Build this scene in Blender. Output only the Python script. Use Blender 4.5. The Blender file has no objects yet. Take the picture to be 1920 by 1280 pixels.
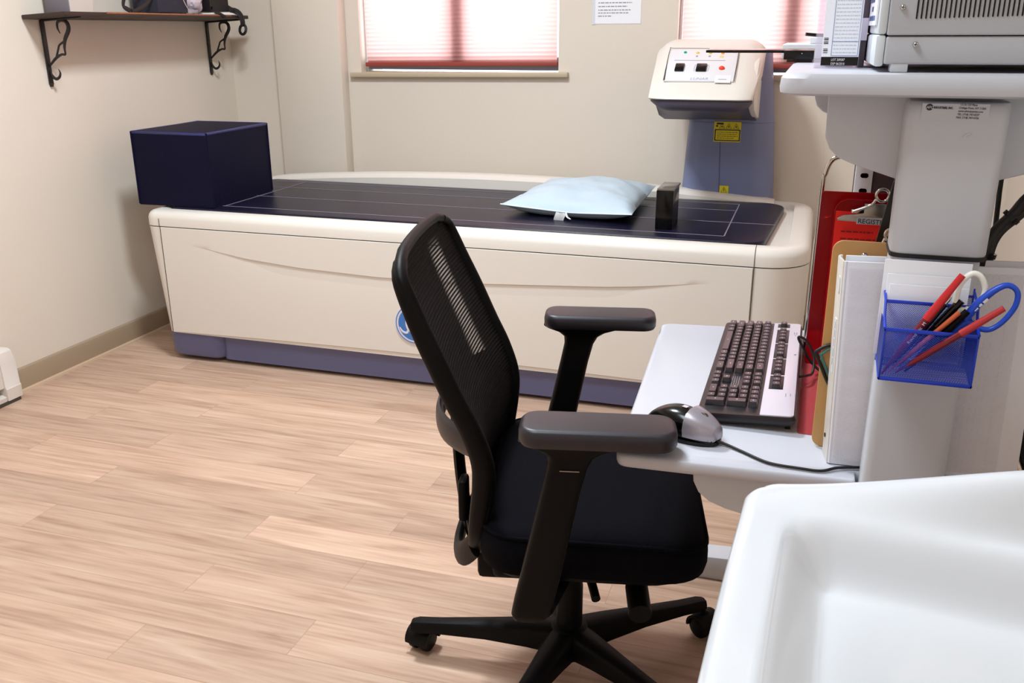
import bpy, bmesh, math, random
from mathutils import Vector, Matrix, noise
random.seed(11)
SC = bpy.context.scene
COL = SC.collection
WL = {}
US = 1.0      # metres per drawing unit of the section being built
ZO = 0.0      # height of that section's datum above the floor
PI = math.pi

# ---------------------------------------------------------------- materials
def c(r, g, b):
    f = lambda v: (v / 255 / 12.92) if v / 255 <= .04045 else ((v / 255 + .055) / 1.055) ** 2.4
    return (f(r), f(g), f(b), 1)

def mat(name, col, rough=.5, metal=0, spec=.5, var=.04, vscale=6, bump=0, bscale=200, coat=0, stretch=None, trans=0):
    m = bpy.data.materials.new(name); m.use_nodes = True
    nt = m.node_tree; b = nt.nodes['Principled BSDF']
    b.inputs['Roughness'].default_value = rough
    b.inputs['Metallic'].default_value = metal
    b.inputs['Specular IOR Level'].default_value = spec
    b.inputs['Coat Weight'].default_value = coat
    b.inputs['Transmission Weight'].default_value = trans
    tc = nt.nodes.new('ShaderNodeTexCoord')
    mp = nt.nodes.new('ShaderNodeMapping')
    nt.links.new(tc.outputs['Object'], mp.inputs['Vector'])
    if stretch: mp.inputs['Scale'].default_value = stretch
    n = nt.nodes.new('ShaderNodeTexNoise'); n.inputs['Scale'].default_value = vscale
    n.inputs['Detail'].default_value = 4
    nt.links.new(mp.outputs['Vector'], n.inputs['Vector'])
    mx = nt.nodes.new('ShaderNodeMix'); mx.data_type = 'RGBA'
    mx.inputs[6].default_value = tuple(min(1, v * (1 - var)) for v in col[:3]) + (1,)
    mx.inputs[7].default_value = tuple(min(1, v * (1 + var)) for v in col[:3]) + (1,)
    nt.links.new(n.outputs['Fac'], mx.inputs[0])
    nt.links.new(mx.outputs[2], b.inputs['Base Color'])
    if bump:
        n2 = nt.nodes.new('ShaderNodeTexNoise'); n2.inputs['Scale'].default_value = bscale
        nt.links.new(mp.outputs['Vector'], n2.inputs['Vector'])
        bp = nt.nodes.new('ShaderNodeBump'); bp.inputs['Strength'].default_value = bump
        bp.inputs['Distance'].default_value = .002
        nt.links.new(n2.outputs['Fac'], bp.inputs['Height'])
        nt.links.new(bp.outputs['Normal'], b.inputs['Normal'])
    return m

def tint_film(name, col, clear=.6, rough=.15):
    """see-through coloured plastic: tinted transparency plus a little body colour and gloss"""
    m = bpy.data.materials.new(name); m.use_nodes = True
    nt = m.node_tree; nt.nodes.clear()
    o = nt.nodes.new('ShaderNodeOutputMaterial')
    t = nt.nodes.new('ShaderNodeBsdfTransparent'); t.inputs[0].default_value = col
    d = nt.nodes.new('ShaderNodeBsdfPrincipled'); d.inputs['Base Color'].default_value = col
    d.inputs['Roughness'].default_value = rough
    n = nt.nodes.new('ShaderNodeTexNoise'); n.inputs['Scale'].default_value = 9
    r = nt.nodes.new('ShaderNodeMapRange'); r.inputs[3].default_value = 1 - clear - .04; r.inputs[4].default_value = 1 - clear + .04
    nt.links.new(n.outputs['Fac'], r.inputs[0])
    x = nt.nodes.new('ShaderNodeMixShader')
    nt.links.new(r.outputs[0], x.inputs[0])
    nt.links.new(t.outputs[0], x.inputs[1]); nt.links.new(d.outputs[0], x.inputs[2])
    nt.links.new(x.outputs[0], o.inputs[0])
    return m

def emis(name, col, s):
    m = bpy.data.materials.new(name); m.use_nodes = True
    nt = m.node_tree; nt.nodes.clear()
    o = nt.nodes.new('ShaderNodeOutputMaterial'); e = nt.nodes.new('ShaderNodeEmission')
    e.inputs[0].default_value = col; e.inputs[1].default_value = s
    nt.links.new(e.outputs[0], o.inputs[0])
    return m

# ---------------------------------------------------------------- mesh helpers
def NB(): return bmesh.new()

def merge(bm, tmp):
    me = bpy.data.meshes.new('tmp'); tmp.to_mesh(me); tmp.free()
    bm.from_mesh(me); bpy.data.meshes.remove(me)

def bx(bm, x0, x1, y0, y1, z0, z1, bev=0, seg=2, M=None):
    t = NB(); bmesh.ops.create_cube(t, size=1)
    for v in t.verts:
        v.co = Vector(((x0 + x1) / 2 + v.co.x * (x1 - x0), (y0 + y1) / 2 + v.co.y * (y1 - y0), (z0 + z1) / 2 + v.co.z * (z1 - z0)))
    if bev: bmesh.ops.bevel(t, geom=list(t.edges), offset=bev, segments=seg, affect='EDGES', profile=.5)
    if M: t.transform(M)
    merge(bm, t); return bm

def prism(bm, pts, axis, a, b, bev=0, seg=2, M=None):
    """extrude a 2D outline along an axis: 'x' -> (y,z), 'y' -> (x,z), 'z' -> (x,y)"""
    t = NB()
    def P(p, h):
        return (h, p[0], p[1]) if axis == 'x' else (p[0], h, p[1]) if axis == 'y' else (p[0], p[1], h)
    A = [t.verts.new(P(p, a)) for p in pts]; B = [t.verts.new(P(p, b)) for p in pts]
    n = len(pts)
    t.faces.new(A); t.faces.new(B)
    for i in range(n): t.faces.new((A[i], A[(i + 1) % n], B[(i + 1) % n], B[i]))
    bmesh.ops.recalc_face_normals(t, faces=t.faces)
    if bev:
        es = [e for e in t.edges if (e.verts[0] in A) == (e.verts[1] in A)]
        bmesh.ops.bevel(t, geom=es, offset=bev, segments=seg, affect='EDGES', profile=.5)
    if M: t.transform(M)
    merge(bm, t); return bm

def rrect(x0, x1, y0, y1, r, n=6):
    if not isinstance(r, (list, tuple)): r = [r] * 4
    out = []
    for (cx, cy, a0, rr) in ((x1 - r[0], y1 - r[0], 0, r[0]), (x0 + r[1], y1 - r[1], 90, r[1]), (x0 + r[2], y0 + r[2], 180, r[2]), (x1 - r[3], y0 + r[3], 270, r[3])):
        for k in range(n + 1):
            a = math.radians(a0 + 90 * k / n)
            out.append((cx + rr * math.cos(a), cy + rr * math.sin(a)))
    return out

def loft(bm, rings, cap0=True, cap1=True, closed=True):
    R = [[bm.verts.new(p) for p in r] for r in rings]
    n = len(R[0])
    for i in range(len(R) - 1):
        for j in range(n if closed else n - 1):
            k = (j + 1) % n
            try: bm.faces.new((R[i][j], R[i][k], R[i + 1][k], R[i + 1][j]))
            except ValueError: pass
    if closed and cap0: bm.faces.new(list(reversed(R[0])))
    if closed and cap1: bm.faces.new(R[-1])
    return bm

def smooth_path(pts, k=6):
    P = [Vector(p) for p in pts]
    out = []
    for i in range(len(P) - 1):
        p0 = P[i - 1] if i else P[0] * 2 - P[1]
        p1, p2 = P[i], P[i + 1]
        p3 = P[i + 2] if i + 2 < len(P) else P[-1] * 2 - P[-2]
        for s in range(k):
            t = s / k
            out.append(.5 * ((2 * p1) + (p2 - p0) * t + (2 * p0 - 5 * p1 + 4 * p2 - p3) * t * t + (3 * p1 - p0 - 3 * p2 + p3) * t ** 3))
    out.append(P[-1])
    return out

def tube(bm, pts, r, n=10, k=0, closed=False, flat=None, up=None):
    """sweep a round (or flat = (a,b) elliptic) section along points; r may be a list"""
    P = smooth_path(pts, k) if k else [Vector(p) for p in pts]
    m = len(P)
    rings = []
    nrm = None
    for i in range(m):
        if closed: d = P[(i + 1) % m] - P[i - 1]
        else: d = P[min(i + 1, m - 1)] - P[max(i - 1, 0)]
        d.normalize()
        if up is not None:
            s = d.cross(Vector(up))
            if s.length < 1e-6: s = d.orthogonal()
            s.normalize(); nrm = s.cross(d).normalized()
        else:
            if nrm is None: nrm = d.orthogonal().normalized()
            nrm = (nrm - d * nrm.dot(d))
            if nrm.length < 1e-6: nrm = d.orthogonal()
            nrm.normalize(); s = d.cross(nrm)
        if isinstance(r, (list, tuple)):
            t_ = i / (m - 1) * (len(r) - 1); q = min(int(t_), len(r) - 2); rr = r[q] + (r[q + 1] - r[q]) * (t_ - q)
        else: rr = r
        a, b = (flat if flat else (1, 1))
        rings.append([P[i] + s * (math.cos(2 * PI * j / n) * rr * a) + nrm * (math.sin(2 * PI * j / n) * rr * b) for j in range(n)])
    if closed: rings.append(rings[0]); loft(bm, rings, False, False)
    else: loft(bm, rings)
    if closed: bmesh.ops.remove_doubles(bm, verts=bm.verts, dist=1e-6)
    return bm

def lathe(bm, prof, cen=(0, 0, 0), axis='z', n=24):
    """prof = [(r, h)...] turned round an axis"""
    rings = []
    for r, h in prof:
        ring = []
        for j in range(n):
            a = 2 * PI * j / n; u, v = max(r, 1e-5) * math.cos(a), max(r, 1e-5) * math.sin(a)
            p = (u, v, h) if axis == 'z' else (h, u, v) if axis == 'x' else (v, h, u)
            ring.append(Vector(p) + Vector(cen))
        rings.append(ring)
    return loft(bm, rings)

def ball(bm, cen, r, sx=1, sy=1, sz=1, n=12):
    t = NB(); bmesh.ops.create_uvsphere(t, u_segments=n, v_segments=max(6, n // 2), radius=1)
    for v in t.verts: v.co = Vector(cen) + Vector((v.co.x * r * sx, v.co.y * r * sy, v.co.z * r * sz))
    merge(bm, t); return bm

def grid(bm, f, nu, nv):
    V = [[bm.verts.new(f(i / nu, j / nv)) for j in range(nv + 1)] for i in range(nu + 1)]
    for i in range(nu):
        for j in range(nv): bm.faces.new((V[i][j], V[i + 1][j], V[i + 1][j + 1], V[i][j + 1]))
    return V

def obj(name, bm, m, parent=None, ang=35, local=False, loc=None, recalc=True):
    if recalc: bmesh.ops.recalc_face_normals(bm, faces=bm.faces)
    off = Vector((0, 0, 0))
    if not local: bm.transform(Matrix.Translation((0, 0, ZO)) @ Matrix.Scale(US, 4))
    if parent is not None and not local: off = WL[parent.name]
    if parent is None and loc is not None: off = Vector(loc) * US + Vector((0, 0, ZO))
    if off.length: bm.transform(Matrix.Translation(-off))
    me = bpy.data.meshes.new(name); bm.to_mesh(me); bm.free()
    for p in me.polygons: p.use_smooth = True
    me.set_sharp_from_angle(angle=math.radians(ang))
    for mm in (m if isinstance(m, (list, tuple)) else [m]): me.materials.append(mm)
    o = bpy.data.objects.new(name, me); COL.objects.link(o)
    if parent is not None:
        o.parent = parent; WL[o.name] = WL[parent.name]
    else:
        o.location = off; WL[o.name] = off
    return o

def tag(o, label, cat, group=None, kind=None):
    if label: o['label'] = label
    if cat: o['category'] = cat
    if group: o['group'] = group
    if kind: o['kind'] = kind
    return o

def thing(name, label, cat, loc=(0, 0, 0), rz=0, group=None):
    o = bpy.data.objects.new(name, None); COL.objects.link(o)
    o.empty_display_size = .05
    loc = Vector(loc) * US + Vector((0, 0, ZO))
    o.location = loc; o.rotation_euler = (0, 0, rz)
    WL[o.name] = loc
    return tag(o, label, cat, group)

def struct(name, bm, m, label=None, cat=None, parent=None, ang=35):
    o = obj(name, bm, m, parent, ang)
    if parent is None: tag(o, label, cat, None, 'structure')
    return o

def text_bm(s, size, origin, xd, yd, align='LEFT', shear=0, bold=0, depth=.0002, sx=1):
    cu = bpy.data.curves.new('t', 'FONT'); cu.body = s; cu.size = size; cu.extrude = depth
    cu.align_x = align; cu.shear = shear; cu.offset = bold; cu.resolution_u = 2
    o = bpy.data.objects.new('t', cu); COL.objects.link(o)
    dg = bpy.context.evaluated_depsgraph_get(); dg.update()
    me = bpy.data.meshes.new_from_object(o.evaluated_get(dg))
    bm = NB(); bm.from_mesh(me)
    bpy.data.objects.remove(o); bpy.data.curves.remove(cu); bpy.data.meshes.remove(me)
    X = Vector(xd).normalized(); Y = Vector(yd); Y = (Y - X * Y.dot(X)).normalized(); Z = X.cross(Y)
    M = Matrix(((X.x * sx, Y.x, Z.x, origin[0]), (X.y * sx, Y.y, Z.y, origin[1]), (X.z * sx, Y.z, Z.z, origin[2]), (0, 0, 0, 1)))
    bm.transform(M); return bm

def lines_bm(rows, origin, xd, yd, h, depth=.0003, seed=1):
    """rows of little word-like dashes (print too small to read): rows = [(x0,x1,y)]"""
    rnd = random.Random(seed); bm = NB()
    X = Vector(xd).normalized(); Y = Vector(yd).normalized(); Z = X.cross(Y); O = Vector(origin)
    for (a, b, y) in rows:
        x = a
        while x < b - h * .3:
            w = min(h * rnd.uniform(1.2, 4.2), b - x)
            q = [O + X * p + Y * (y + r) + Z * depth for (p, r) in ((x, 0), (x + w, 0), (x + w, h), (x, h))]
            bm.faces.new([bm.verts.new(p) for p in q]); x += w + h * .7
    return bm
# ---------------------------------------------------------------- material library
M_ = {}
M_['wall'] = mat('painted_wall', c(226, 214, 200), .75, var=.02, vscale=1.5, bump=.15, bscale=90)
M_['ceil'] = mat('ceiling_white', c(232, 228, 220), .8)
M_['baseb'] = mat('baseboard_tan', c(164, 142, 118), .55, var=.05, vscale=3)
M_['sill'] = mat('sill_paint', c(196, 178, 152), .45)
M_['cream'] = mat('scanner_cream', c(228, 221, 212), .36, var=.015, vscale=2)
M_['seam'] = mat('dark_gap', c(70, 62, 56), .7)
M_['plum'] = mat('scanner_blue_grey', c(118, 125, 160), .42, var=.03)
M_['plinth'] = mat('plinth_blue_grey', c(104, 108, 148), .45, var=.03)
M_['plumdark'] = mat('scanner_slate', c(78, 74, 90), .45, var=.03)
M_['navy'] = mat('navy_vinyl', c(18, 17, 38), .36, spec=.25, var=.08, vscale=14, bump=.2, bscale=420)
M_['navy_b'] = mat('navy_bolster_vinyl', c(11, 11, 38), .55, spec=.12, var=.08, bump=.2, bscale=300)
M_['piping'] = mat('navy_piping', c(40, 46, 100), .4)
M_['crease'] = mat('column_shut_line', c(84, 86, 116), .5)
M_['stitch'] = mat('pale_stitch', c(132, 122, 138), .6)
M_['panelgrey'] = mat('console_grey', c(226, 224, 228), .45)
M_['black'] = mat('black_plastic', c(7, 6, 7), .55, spec=.16, var=.1, bump=.1, bscale=500)
M_['arm'] = mat('armrest_urethane', c(40, 34, 40), .42, spec=.5, var=.06, bump=.04, bscale=350)
M_['frame'] = mat('chair_frame_plastic', c(8, 6, 6), .5, spec=.16, var=.06)
M_['fabric'] = mat('seat_fabric', c(11, 10, 16), .9, spec=.08, var=.15, vscale=200, bump=.5, bscale=900)
M_['gloss'] = mat('gloss_black', c(6, 5, 6), .2, spec=.35)
M_['white'] = mat('white_plastic', c(232, 230, 232), .35)
M_['ceramic'] = mat('white_ceramic', c(221, 221, 224), .12, var=.005, coat=.5)
M_['desk'] = mat('grey_laminate', c(194, 192, 198), .4, var=.02)
M_['tray'] = mat('tray_laminate', c(202, 200, 207), .3, var=.015)
M_['colgrey'] = mat('column_grey', c(204, 205, 211), .4, var=.02)
M_['device'] = mat('case_grey_enamel', c(184, 184, 189), .45, var=.02, bump=.1, bscale=600)
M_['bezel'] = mat('bezel_pale', c(216, 220, 224), .4)
M_['paper'] = mat('white_paper', c(244, 243, 248), .8, var=.01)
M_['ink'] = mat('print_ink', c(60, 58, 66), .8)
M_['finegrey'] = mat('fine_grey_print', c(206, 206, 214), .8)
M_['inkgrey'] = mat('pale_print', c(158, 156, 166), .8)
M_['inkblue'] = mat('blue_print', c(96, 112, 160), .8)
M_['chrome'] = mat('chrome', c(205, 203, 200), .12, metal=1)
M_['steel'] = mat('brushed_steel', c(160, 158, 154), .3, metal=1)
M_['iron'] = mat('wrought_iron', c(24, 19, 20), .45, var=.1)
M_['shelfwood'] = mat('rustic_dark_wood', c(52, 34, 25), .5, var=.35, vscale=5, stretch=(14, 1.2, 14), bump=.3, bscale=60)
M_['hard'] = mat('brown_hardboard', c(204, 154, 92), .5, var=.08, vscale=30, bump=.1)
M_['pillow'] = mat('blue_disposable_cover', c(186, 203, 215), .6, var=.02, bump=.35, bscale=28)
M_['bluemesh'] = mat('blue_powder_coat', c(18, 56, 190), .35, var=.05)
M_['redpen'] = mat('red_pen', c(206, 34, 40), .3)
M_['darkred'] = mat('dark_red_barrel', c(120, 16, 30), .3)
M_['orangepen'] = mat('orange_pen', c(205, 92, 50), .35)
M_['scblue'] = mat('blue_handle', c(24, 74, 200), .35)
M_['scwhite'] = mat('white_handle', c(242, 240, 228), .35)
M_['cable'] = mat('black_cable', c(16, 13, 15), .5)
M_['yellow'] = mat('yellow_sticker', c(226, 206, 20), .5)
M_['heater'] = mat('heater_enamel', c(226, 216, 208), .4)
M_['cabinet'] = mat('cabinet_grey', c(160, 146, 138), .5)
M_['silver'] = mat('silver_plastic', c(222, 212, 222), .35, metal=.2)
M_['legend'] = mat('key_legend_print', c(205, 196, 203), .6)
M_['mousesilver'] = mat('mouse_silver', c(172, 164, 172), .3, metal=.4)
M_['key'] = mat('key_plastic', c(36, 32, 42), .3, spec=.7, var=.06)
M_['kbd'] = mat('keyboard_black', c(30, 24, 28), .4)
M_['teal'] = mat('teal_cord', c(60, 128, 122), .6)
M_['boxgrey'] = mat('grey_box_card', c(128, 120, 128), .6)
M_['boxbeige'] = mat('beige_box_side', c(208, 196, 186), .6)
M_['bagnavy'] = mat('navy_bag_cloth', c(44, 42, 56), .8, var=.15, bump=.4, bscale=300)
M_['plasticbag'] = mat('crumpled_clear_bag', c(208, 194, 204), .25, var=.12, vscale=30, bump=.6, bscale=70)
M_['redbright'] = mat('red_form_paper', c(252, 26, 10), .55)
M_['redink'] = mat('dark_red_print', c(150, 16, 10), .7)
M_['sash'] = mat('sash_grey_blue', c(150, 156, 178), .5)
M_['led_g'] = emis('led_green', c(40, 170, 130), 1.0)
M_['led_y'] = mat('led_yellow', c(232, 206, 60), .3)
M_['led_o'] = mat('led_orange', c(250, 160, 40), .3)
M_['led_r'] = mat('stop_red', c(244, 62, 36), .3)
M_['logoblue'] = mat('logo_blue', c(60, 116, 190), .35)
M_['logoring'] = mat('logo_ring', c(216, 216, 228), .35)
M_['redfilm'] = tint_film('red_acrylic', (.55, .012, .022, 1), .62)
M_['clearfilm'] = tint_film('clear_plastic_tub', (.95, .93, .96, 1), .86)
M_['sleeve'] = tint_film('clear_binder_sleeve', (.97, .96, .97, 1), .82, .25)

def floor_material():
    m = bpy.data.materials.new('oak_vinyl_plank'); m.use_nodes = True
    nt = m.node_tree; b = nt.nodes['Principled BSDF']; N = nt.nodes.new; L = nt.links.new
    tc = N('ShaderNodeTexCoord')
    br = N('ShaderNodeTexBrick'); br.offset = .37; br.squash = 1
    br.inputs['Scale'].default_value = 1; br.inputs['Brick Width'].default_value = .92; br.inputs['Row Height'].default_value = .122
    br.inputs['Mortar Size'].default_value = .0007; br.inputs['Bias'].default_value = 0
    br.inputs['Color1'].default_value = (0, 0, 0, 1); br.inputs['Color2'].default_value = (1, 1, 1, 1); br.inputs['Mortar'].default_value = (.2, .2, .2, 1)
    L(tc.outputs['Object'], br.inputs['Vector'])
    # every plank shifts its own grain
    sep = N('ShaderNodeSeparateXYZ'); L(tc.outputs['Object'], sep.inputs[0])
    mul = N('ShaderNodeMath'); mul.operation = 'MULTIPLY'; mul.inputs[1].default_value = 7.3; L(br.outputs['Color'], mul.inputs[0])
    add = N('ShaderNodeMath'); add.operation = 'ADD'; L(sep.outputs['X'], add.inputs[0]); L(mul.outputs[0], add.inputs[1])
    cmb = N('ShaderNodeCombineXYZ'); L(add.outputs[0], cmb.inputs['X']); L(sep.outputs['Y'], cmb.inputs['Y']); L(mul.outputs[0], cmb.inputs['Z'])
    mp = N('ShaderNodeMapping'); mp.inputs['Scale'].default_value = (1.1, 13, 1); L(cmb.outputs[0], mp.inputs['Vector'])
    n1 = N('ShaderNodeTexNoise'); n1.inputs['Scale'].default_value = 2.2; n1.inputs['Detail'].default_value = 7; n1.inputs['Distortion'].default_value = 1.1
    L(mp.outputs[0], n1.inputs['Vector'])
    mp2 = N('ShaderNodeMapping'); mp2.inputs['Scale'].default_value = (2.5, 60, 1); L(cmb.outputs[0], mp2.inputs['Vector'])
    n2 = N('ShaderNodeTexNoise'); n2.inputs['Scale'].default_value = 2; n2.inputs['Detail'].default_value = 5; L(mp2.outputs[0], n2.inputs['Vector'])
    rp = N('ShaderNodeValToRGB'); e = rp.color_ramp.elements
    e[0].position = .28; e[0].color = c(164, 128, 106); e[1].position = .74; e[1].color = c(218, 188, 165)
    k = e.new(.5); k.color = c(198, 164, 141)
    mixn = N('ShaderNodeMix'); mixn.data_type = 'FLOAT'; mixn.inputs[0].default_value = .35
    L(n1.outputs['Fac'], mixn.inputs[2]); L(n2.outputs['Fac'], mixn.inputs[3])
    L(mixn.outputs[0], rp.inputs[0])
    hs = N('ShaderNodeHueSaturation')
    mr = N('ShaderNodeMapRange'); mr.inputs[3].default_value = .86; mr.inputs[4].default_value = 1.1; L(br.outputs['Color'], mr.inputs[0])
    L(mr.outputs[0], hs.inputs['Value']); L(rp.outputs[0], hs.inputs['Color'])
    fm = N('ShaderNodeMix'); fm.data_type = 'RGBA'; fm.inputs[7].default_value = c(140, 100, 76)
    mm = N('ShaderNodeMath'); mm.operation = 'MULTIPLY'; mm.inputs[1].default_value = .45; L(br.outputs['Fac'], mm.inputs[0])
    L(mm.outputs[0], fm.inputs[0]); L(hs.outputs[0], fm.inputs[6])
    L(fm.outputs[2], b.inputs['Base Color'])
    b.inputs['Roughness'].default_value = .42; b.inputs['Specular IOR Level'].default_value = .35
    bp = N('ShaderNodeBump'); bp.inputs['Strength'].default_value = .08; bp.inputs['Distance'].default_value = .002
    L(n2.outputs['Fac'], bp.inputs['Height']); L(bp.outputs[0], b.inputs['Normal'])
    return m
M_['floor'] = floor_material()

def shade_material():
    m = bpy.data.materials.new('salmon_shade_cloth'); m.use_nodes = True
    nt = m.node_tree; nt.nodes.clear(); N = nt.nodes.new; L = nt.links.new
    o = N('ShaderNodeOutputMaterial'); d = N('ShaderNodeBsdfDiffuse'); t = N('ShaderNodeBsdfTranslucent'); x = N('ShaderNodeMixShader')
    n = N('ShaderNodeTexNoise'); n.inputs['Scale'].default_value = 60
    mx = N('ShaderNodeMix'); mx.data_type = 'RGBA'; mx.inputs[6].default_value = (.88, .50, .46, 1); mx.inputs[7].default_value = (.92, .55, .51, 1)
    L(n.outputs['Fac'], mx.inputs[0]); L(mx.outputs[2], t.inputs[0])
    d.inputs[0].default_value = (.42, .13, .10, 1)
    x.inputs[0].default_value = .70
    L(d.outputs[0], x.inputs[1]); L(t.outputs[0], x.inputs[2]); L(x.outputs[0], o.inputs[0])
    return m
M_['shade'] = shade_material()
M_['shaderail'] = mat('shade_rail_red', c(150, 62, 52), .5)

def mesh_fabric():
    """black chair mesh: woven ribs, sheer in the stretched strip where the slits open"""
    m = bpy.data.materials.new('chair_mesh_weave'); m.use_nodes = True
    nt = m.node_tree; b = nt.nodes['Principled BSDF']; N = nt.nodes.new; L = nt.links.new
    out = nt.nodes['Material Output']
    tc = N('ShaderNodeTexCoord'); sep = N('ShaderNodeSeparateXYZ'); L(tc.outputs['Object'], sep.inputs[0])
    w = N('ShaderNodeTexWave'); w.wave_type = 'BANDS'; w.bands_direction = 'Z'; w.inputs['Scale'].default_value = 50; w.inputs['Distortion'].default_value = .35
    w.inputs['Detail'].default_value = 1
    L(tc.outputs['Object'], w.inputs['Vector'])
    rp = N('ShaderNodeValToRGB'); rp.color_ramp.elements[0].color = c(1, 1, 1); rp.color_ramp.elements[1].color = c(20, 15, 18)
    L(w.outputs['Fac'], rp.inputs[0]); L(rp.outputs[0], b.inputs['Base Color']); b.inputs['Roughness'].default_value = .75; b.inputs['Specular IOR Level'].default_value = .12
    bp = N('ShaderNodeBump'); bp.inputs['Strength'].default_value = .6; bp.inputs['Distance'].default_value = .002
    L(w.outputs['Fac'], bp.inputs['Height']); L(bp.outputs[0], b.inputs['Normal'])
    # sheer strip
    def band(sock, lo, hi, soft):
        a = N('ShaderNodeMapRange'); a.interpolation_type = 'SMOOTHSTEP'; a.inputs[1].default_value = lo - soft; a.inputs[2].default_value = lo + soft; L(sock, a.inputs[0])
        q = N('ShaderNodeMapRange'); q.interpolation_type = 'SMOOTHSTEP'; q.inputs[1].default_value = hi - soft; q.inputs[2].default_value = hi + soft
        q.inputs[3].default_value = 1; q.inputs[4].default_value = 0; L(sock, q.inputs[0])
        p = N('ShaderNodeMath'); p.operation = 'MULTIPLY'; L(a.outputs[0], p.inputs[0]); L(q.outputs[0], p.inputs[1]); return p
    by = band(sep.outputs['Y'], SHEER[0], SHEER[1], .018); bz = band(sep.outputs['Z'], SHEER[2], SHEER[3], .02)
    pr = N('ShaderNodeMath'); pr.operation = 'MULTIPLY'; L(by.outputs[0], pr.inputs[0]); L(bz.outputs[0], pr.inputs[1])
    s1 = N('ShaderNodeMath'); s1.operation = 'LESS_THAN'; s1.inputs[1].default_value = .42; L(w.outputs['Fac'], s1.inputs[0])
    w2 = N('ShaderNodeTexWave'); w2.wave_type = 'BANDS'; w2.bands_direction = 'Y'; w2.inputs['Scale'].default_value = 70; L(tc.outputs['Object'], w2.inputs['Vector'])
    s2 = N('ShaderNodeMath'); s2.operation = 'GREATER_THAN'; s2.inputs[1].default_value = .22; L(w2.outputs['Fac'], s2.inputs[0])
    p2 = N('ShaderNodeMath'); p2.operation = 'MULTIPLY'; L(s1.outputs[0], p2.inputs[0]); L(s2.outputs[0], p2.inputs[1])
    p3 = N('ShaderNodeMath'); p3.operation = 'MULTIPLY'; L(p2.outputs[0], p3.inputs[0]); L(pr.outputs[0], p3.inputs[1])
    p4 = N('ShaderNodeMath'); p4.operation = 'MULTIPLY'; p4.inputs[1].default_value = .6; L(p3.outputs[0], p4.inputs[0])
    t = N('ShaderNodeBsdfTransparent'); x = N('ShaderNodeMixShader')
    L(p4.outputs[0], x.inputs[0]); L(b.outputs[0], x.inputs[1]); L(t.outputs[0], x.inputs[2]); L(x.outputs[0], out.inputs[0])
    return m
SHEER = (.030, .098, .625, .835)
M_['mesh'] = mesh_fabric()

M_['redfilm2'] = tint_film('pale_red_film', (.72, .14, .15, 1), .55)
# ---------------------------------------------------------------- room shell
US = .9023
XL, XR, YF, YB, ZC = -2.86, .78, -1.1, 4.22, 2.8
b = bx(NB(), XL - .1, XR + .1, YF - .1, YB + .3, -.06, 0); struct('floor', b, M_['floor'], 'light oak plank floor running under the scanner and chair', 'floor')
b = bx(NB(), XL - .1, XR + .1, YF - .1, YB + .3, ZC, ZC + .08); struct('ceiling', b, M_['ceil'], 'plain white ceiling over the room', 'ceiling')
b = bx(NB(), XL - .12, XL, YF, YB + .25, 0, ZC); struct('wall_left', b, M_['wall'], 'cream wall carrying the wooden shelf', 'wall')
b = bx(NB(), XR, XR + .12, YF, YB + .25, 0, ZC); struct('wall_right', b, M_['wall'], 'cream wall behind the cables at far right', 'wall')
b = bx(NB(), XL, XR, YF - .12, YF, 0, ZC); struct('wall_front', b, M_['wall'], 'cream wall behind the viewer', 'wall')
WIN = [(-2.135, -1.138), (-.606, .36)]
WZ0, WZ1 = 1.125, 2.2
b = NB()
xs = [XL, WIN[0][0], WIN[0][1], WIN[1][0], WIN[1][1], XR]
bx(b, XL, XR, YB, YB + .24, 0, WZ0); bx(b, XL, XR, YB, YB + .24, WZ1, ZC)
for i in (0, 2, 4): bx(b, xs[i], xs[i + 1], YB, YB + .24, WZ0, WZ1)
struct('wall_back', b, M_['wall'], 'cream wall with two windows behind the scanner', 'wall')
b = bx(NB(), -2.565, -2.205, 4.145, YB, 0, ZC, .006); struct('wall_pilaster', b, M_['wall'], 'boxed cream pilaster left of the window', 'wall')
prof = [(0, 0), (.014, 0), (.014, .076), (.009, .088), (0, .093)]
b = prism(NB(), [(XL + p[0], p[1]) for p in prof], 'y', 2.54, YB); struct('baseboard_left', b, M_['baseb'], 'tan baseboard along the left wall', 'baseboard')
b = prism(NB(), [(YB - p[0], p[1]) for p in prof], 'x', -2.2, XR); struct('baseboard_back', b, M_['baseb'], 'tan baseboard along the back wall', 'baseboard')
b = prism(NB(), [(XR - p[0], p[1]) for p in prof], 'y', YF, YB); struct('baseboard_right', b, M_['baseb'], 'tan baseboard along the right wall', 'baseboard')
b = prism(NB(), [(XL + .014, 0), (XL + .026, 0), (XL + .024, .008), (XL + .014, .011)], 'y', 2.54, YB); struct('trim_1', b, mat('pale_floor_strip', c(206, 176, 148), .5), 'pale quarter round strip at foot of left baseboard', 'trim')

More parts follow.
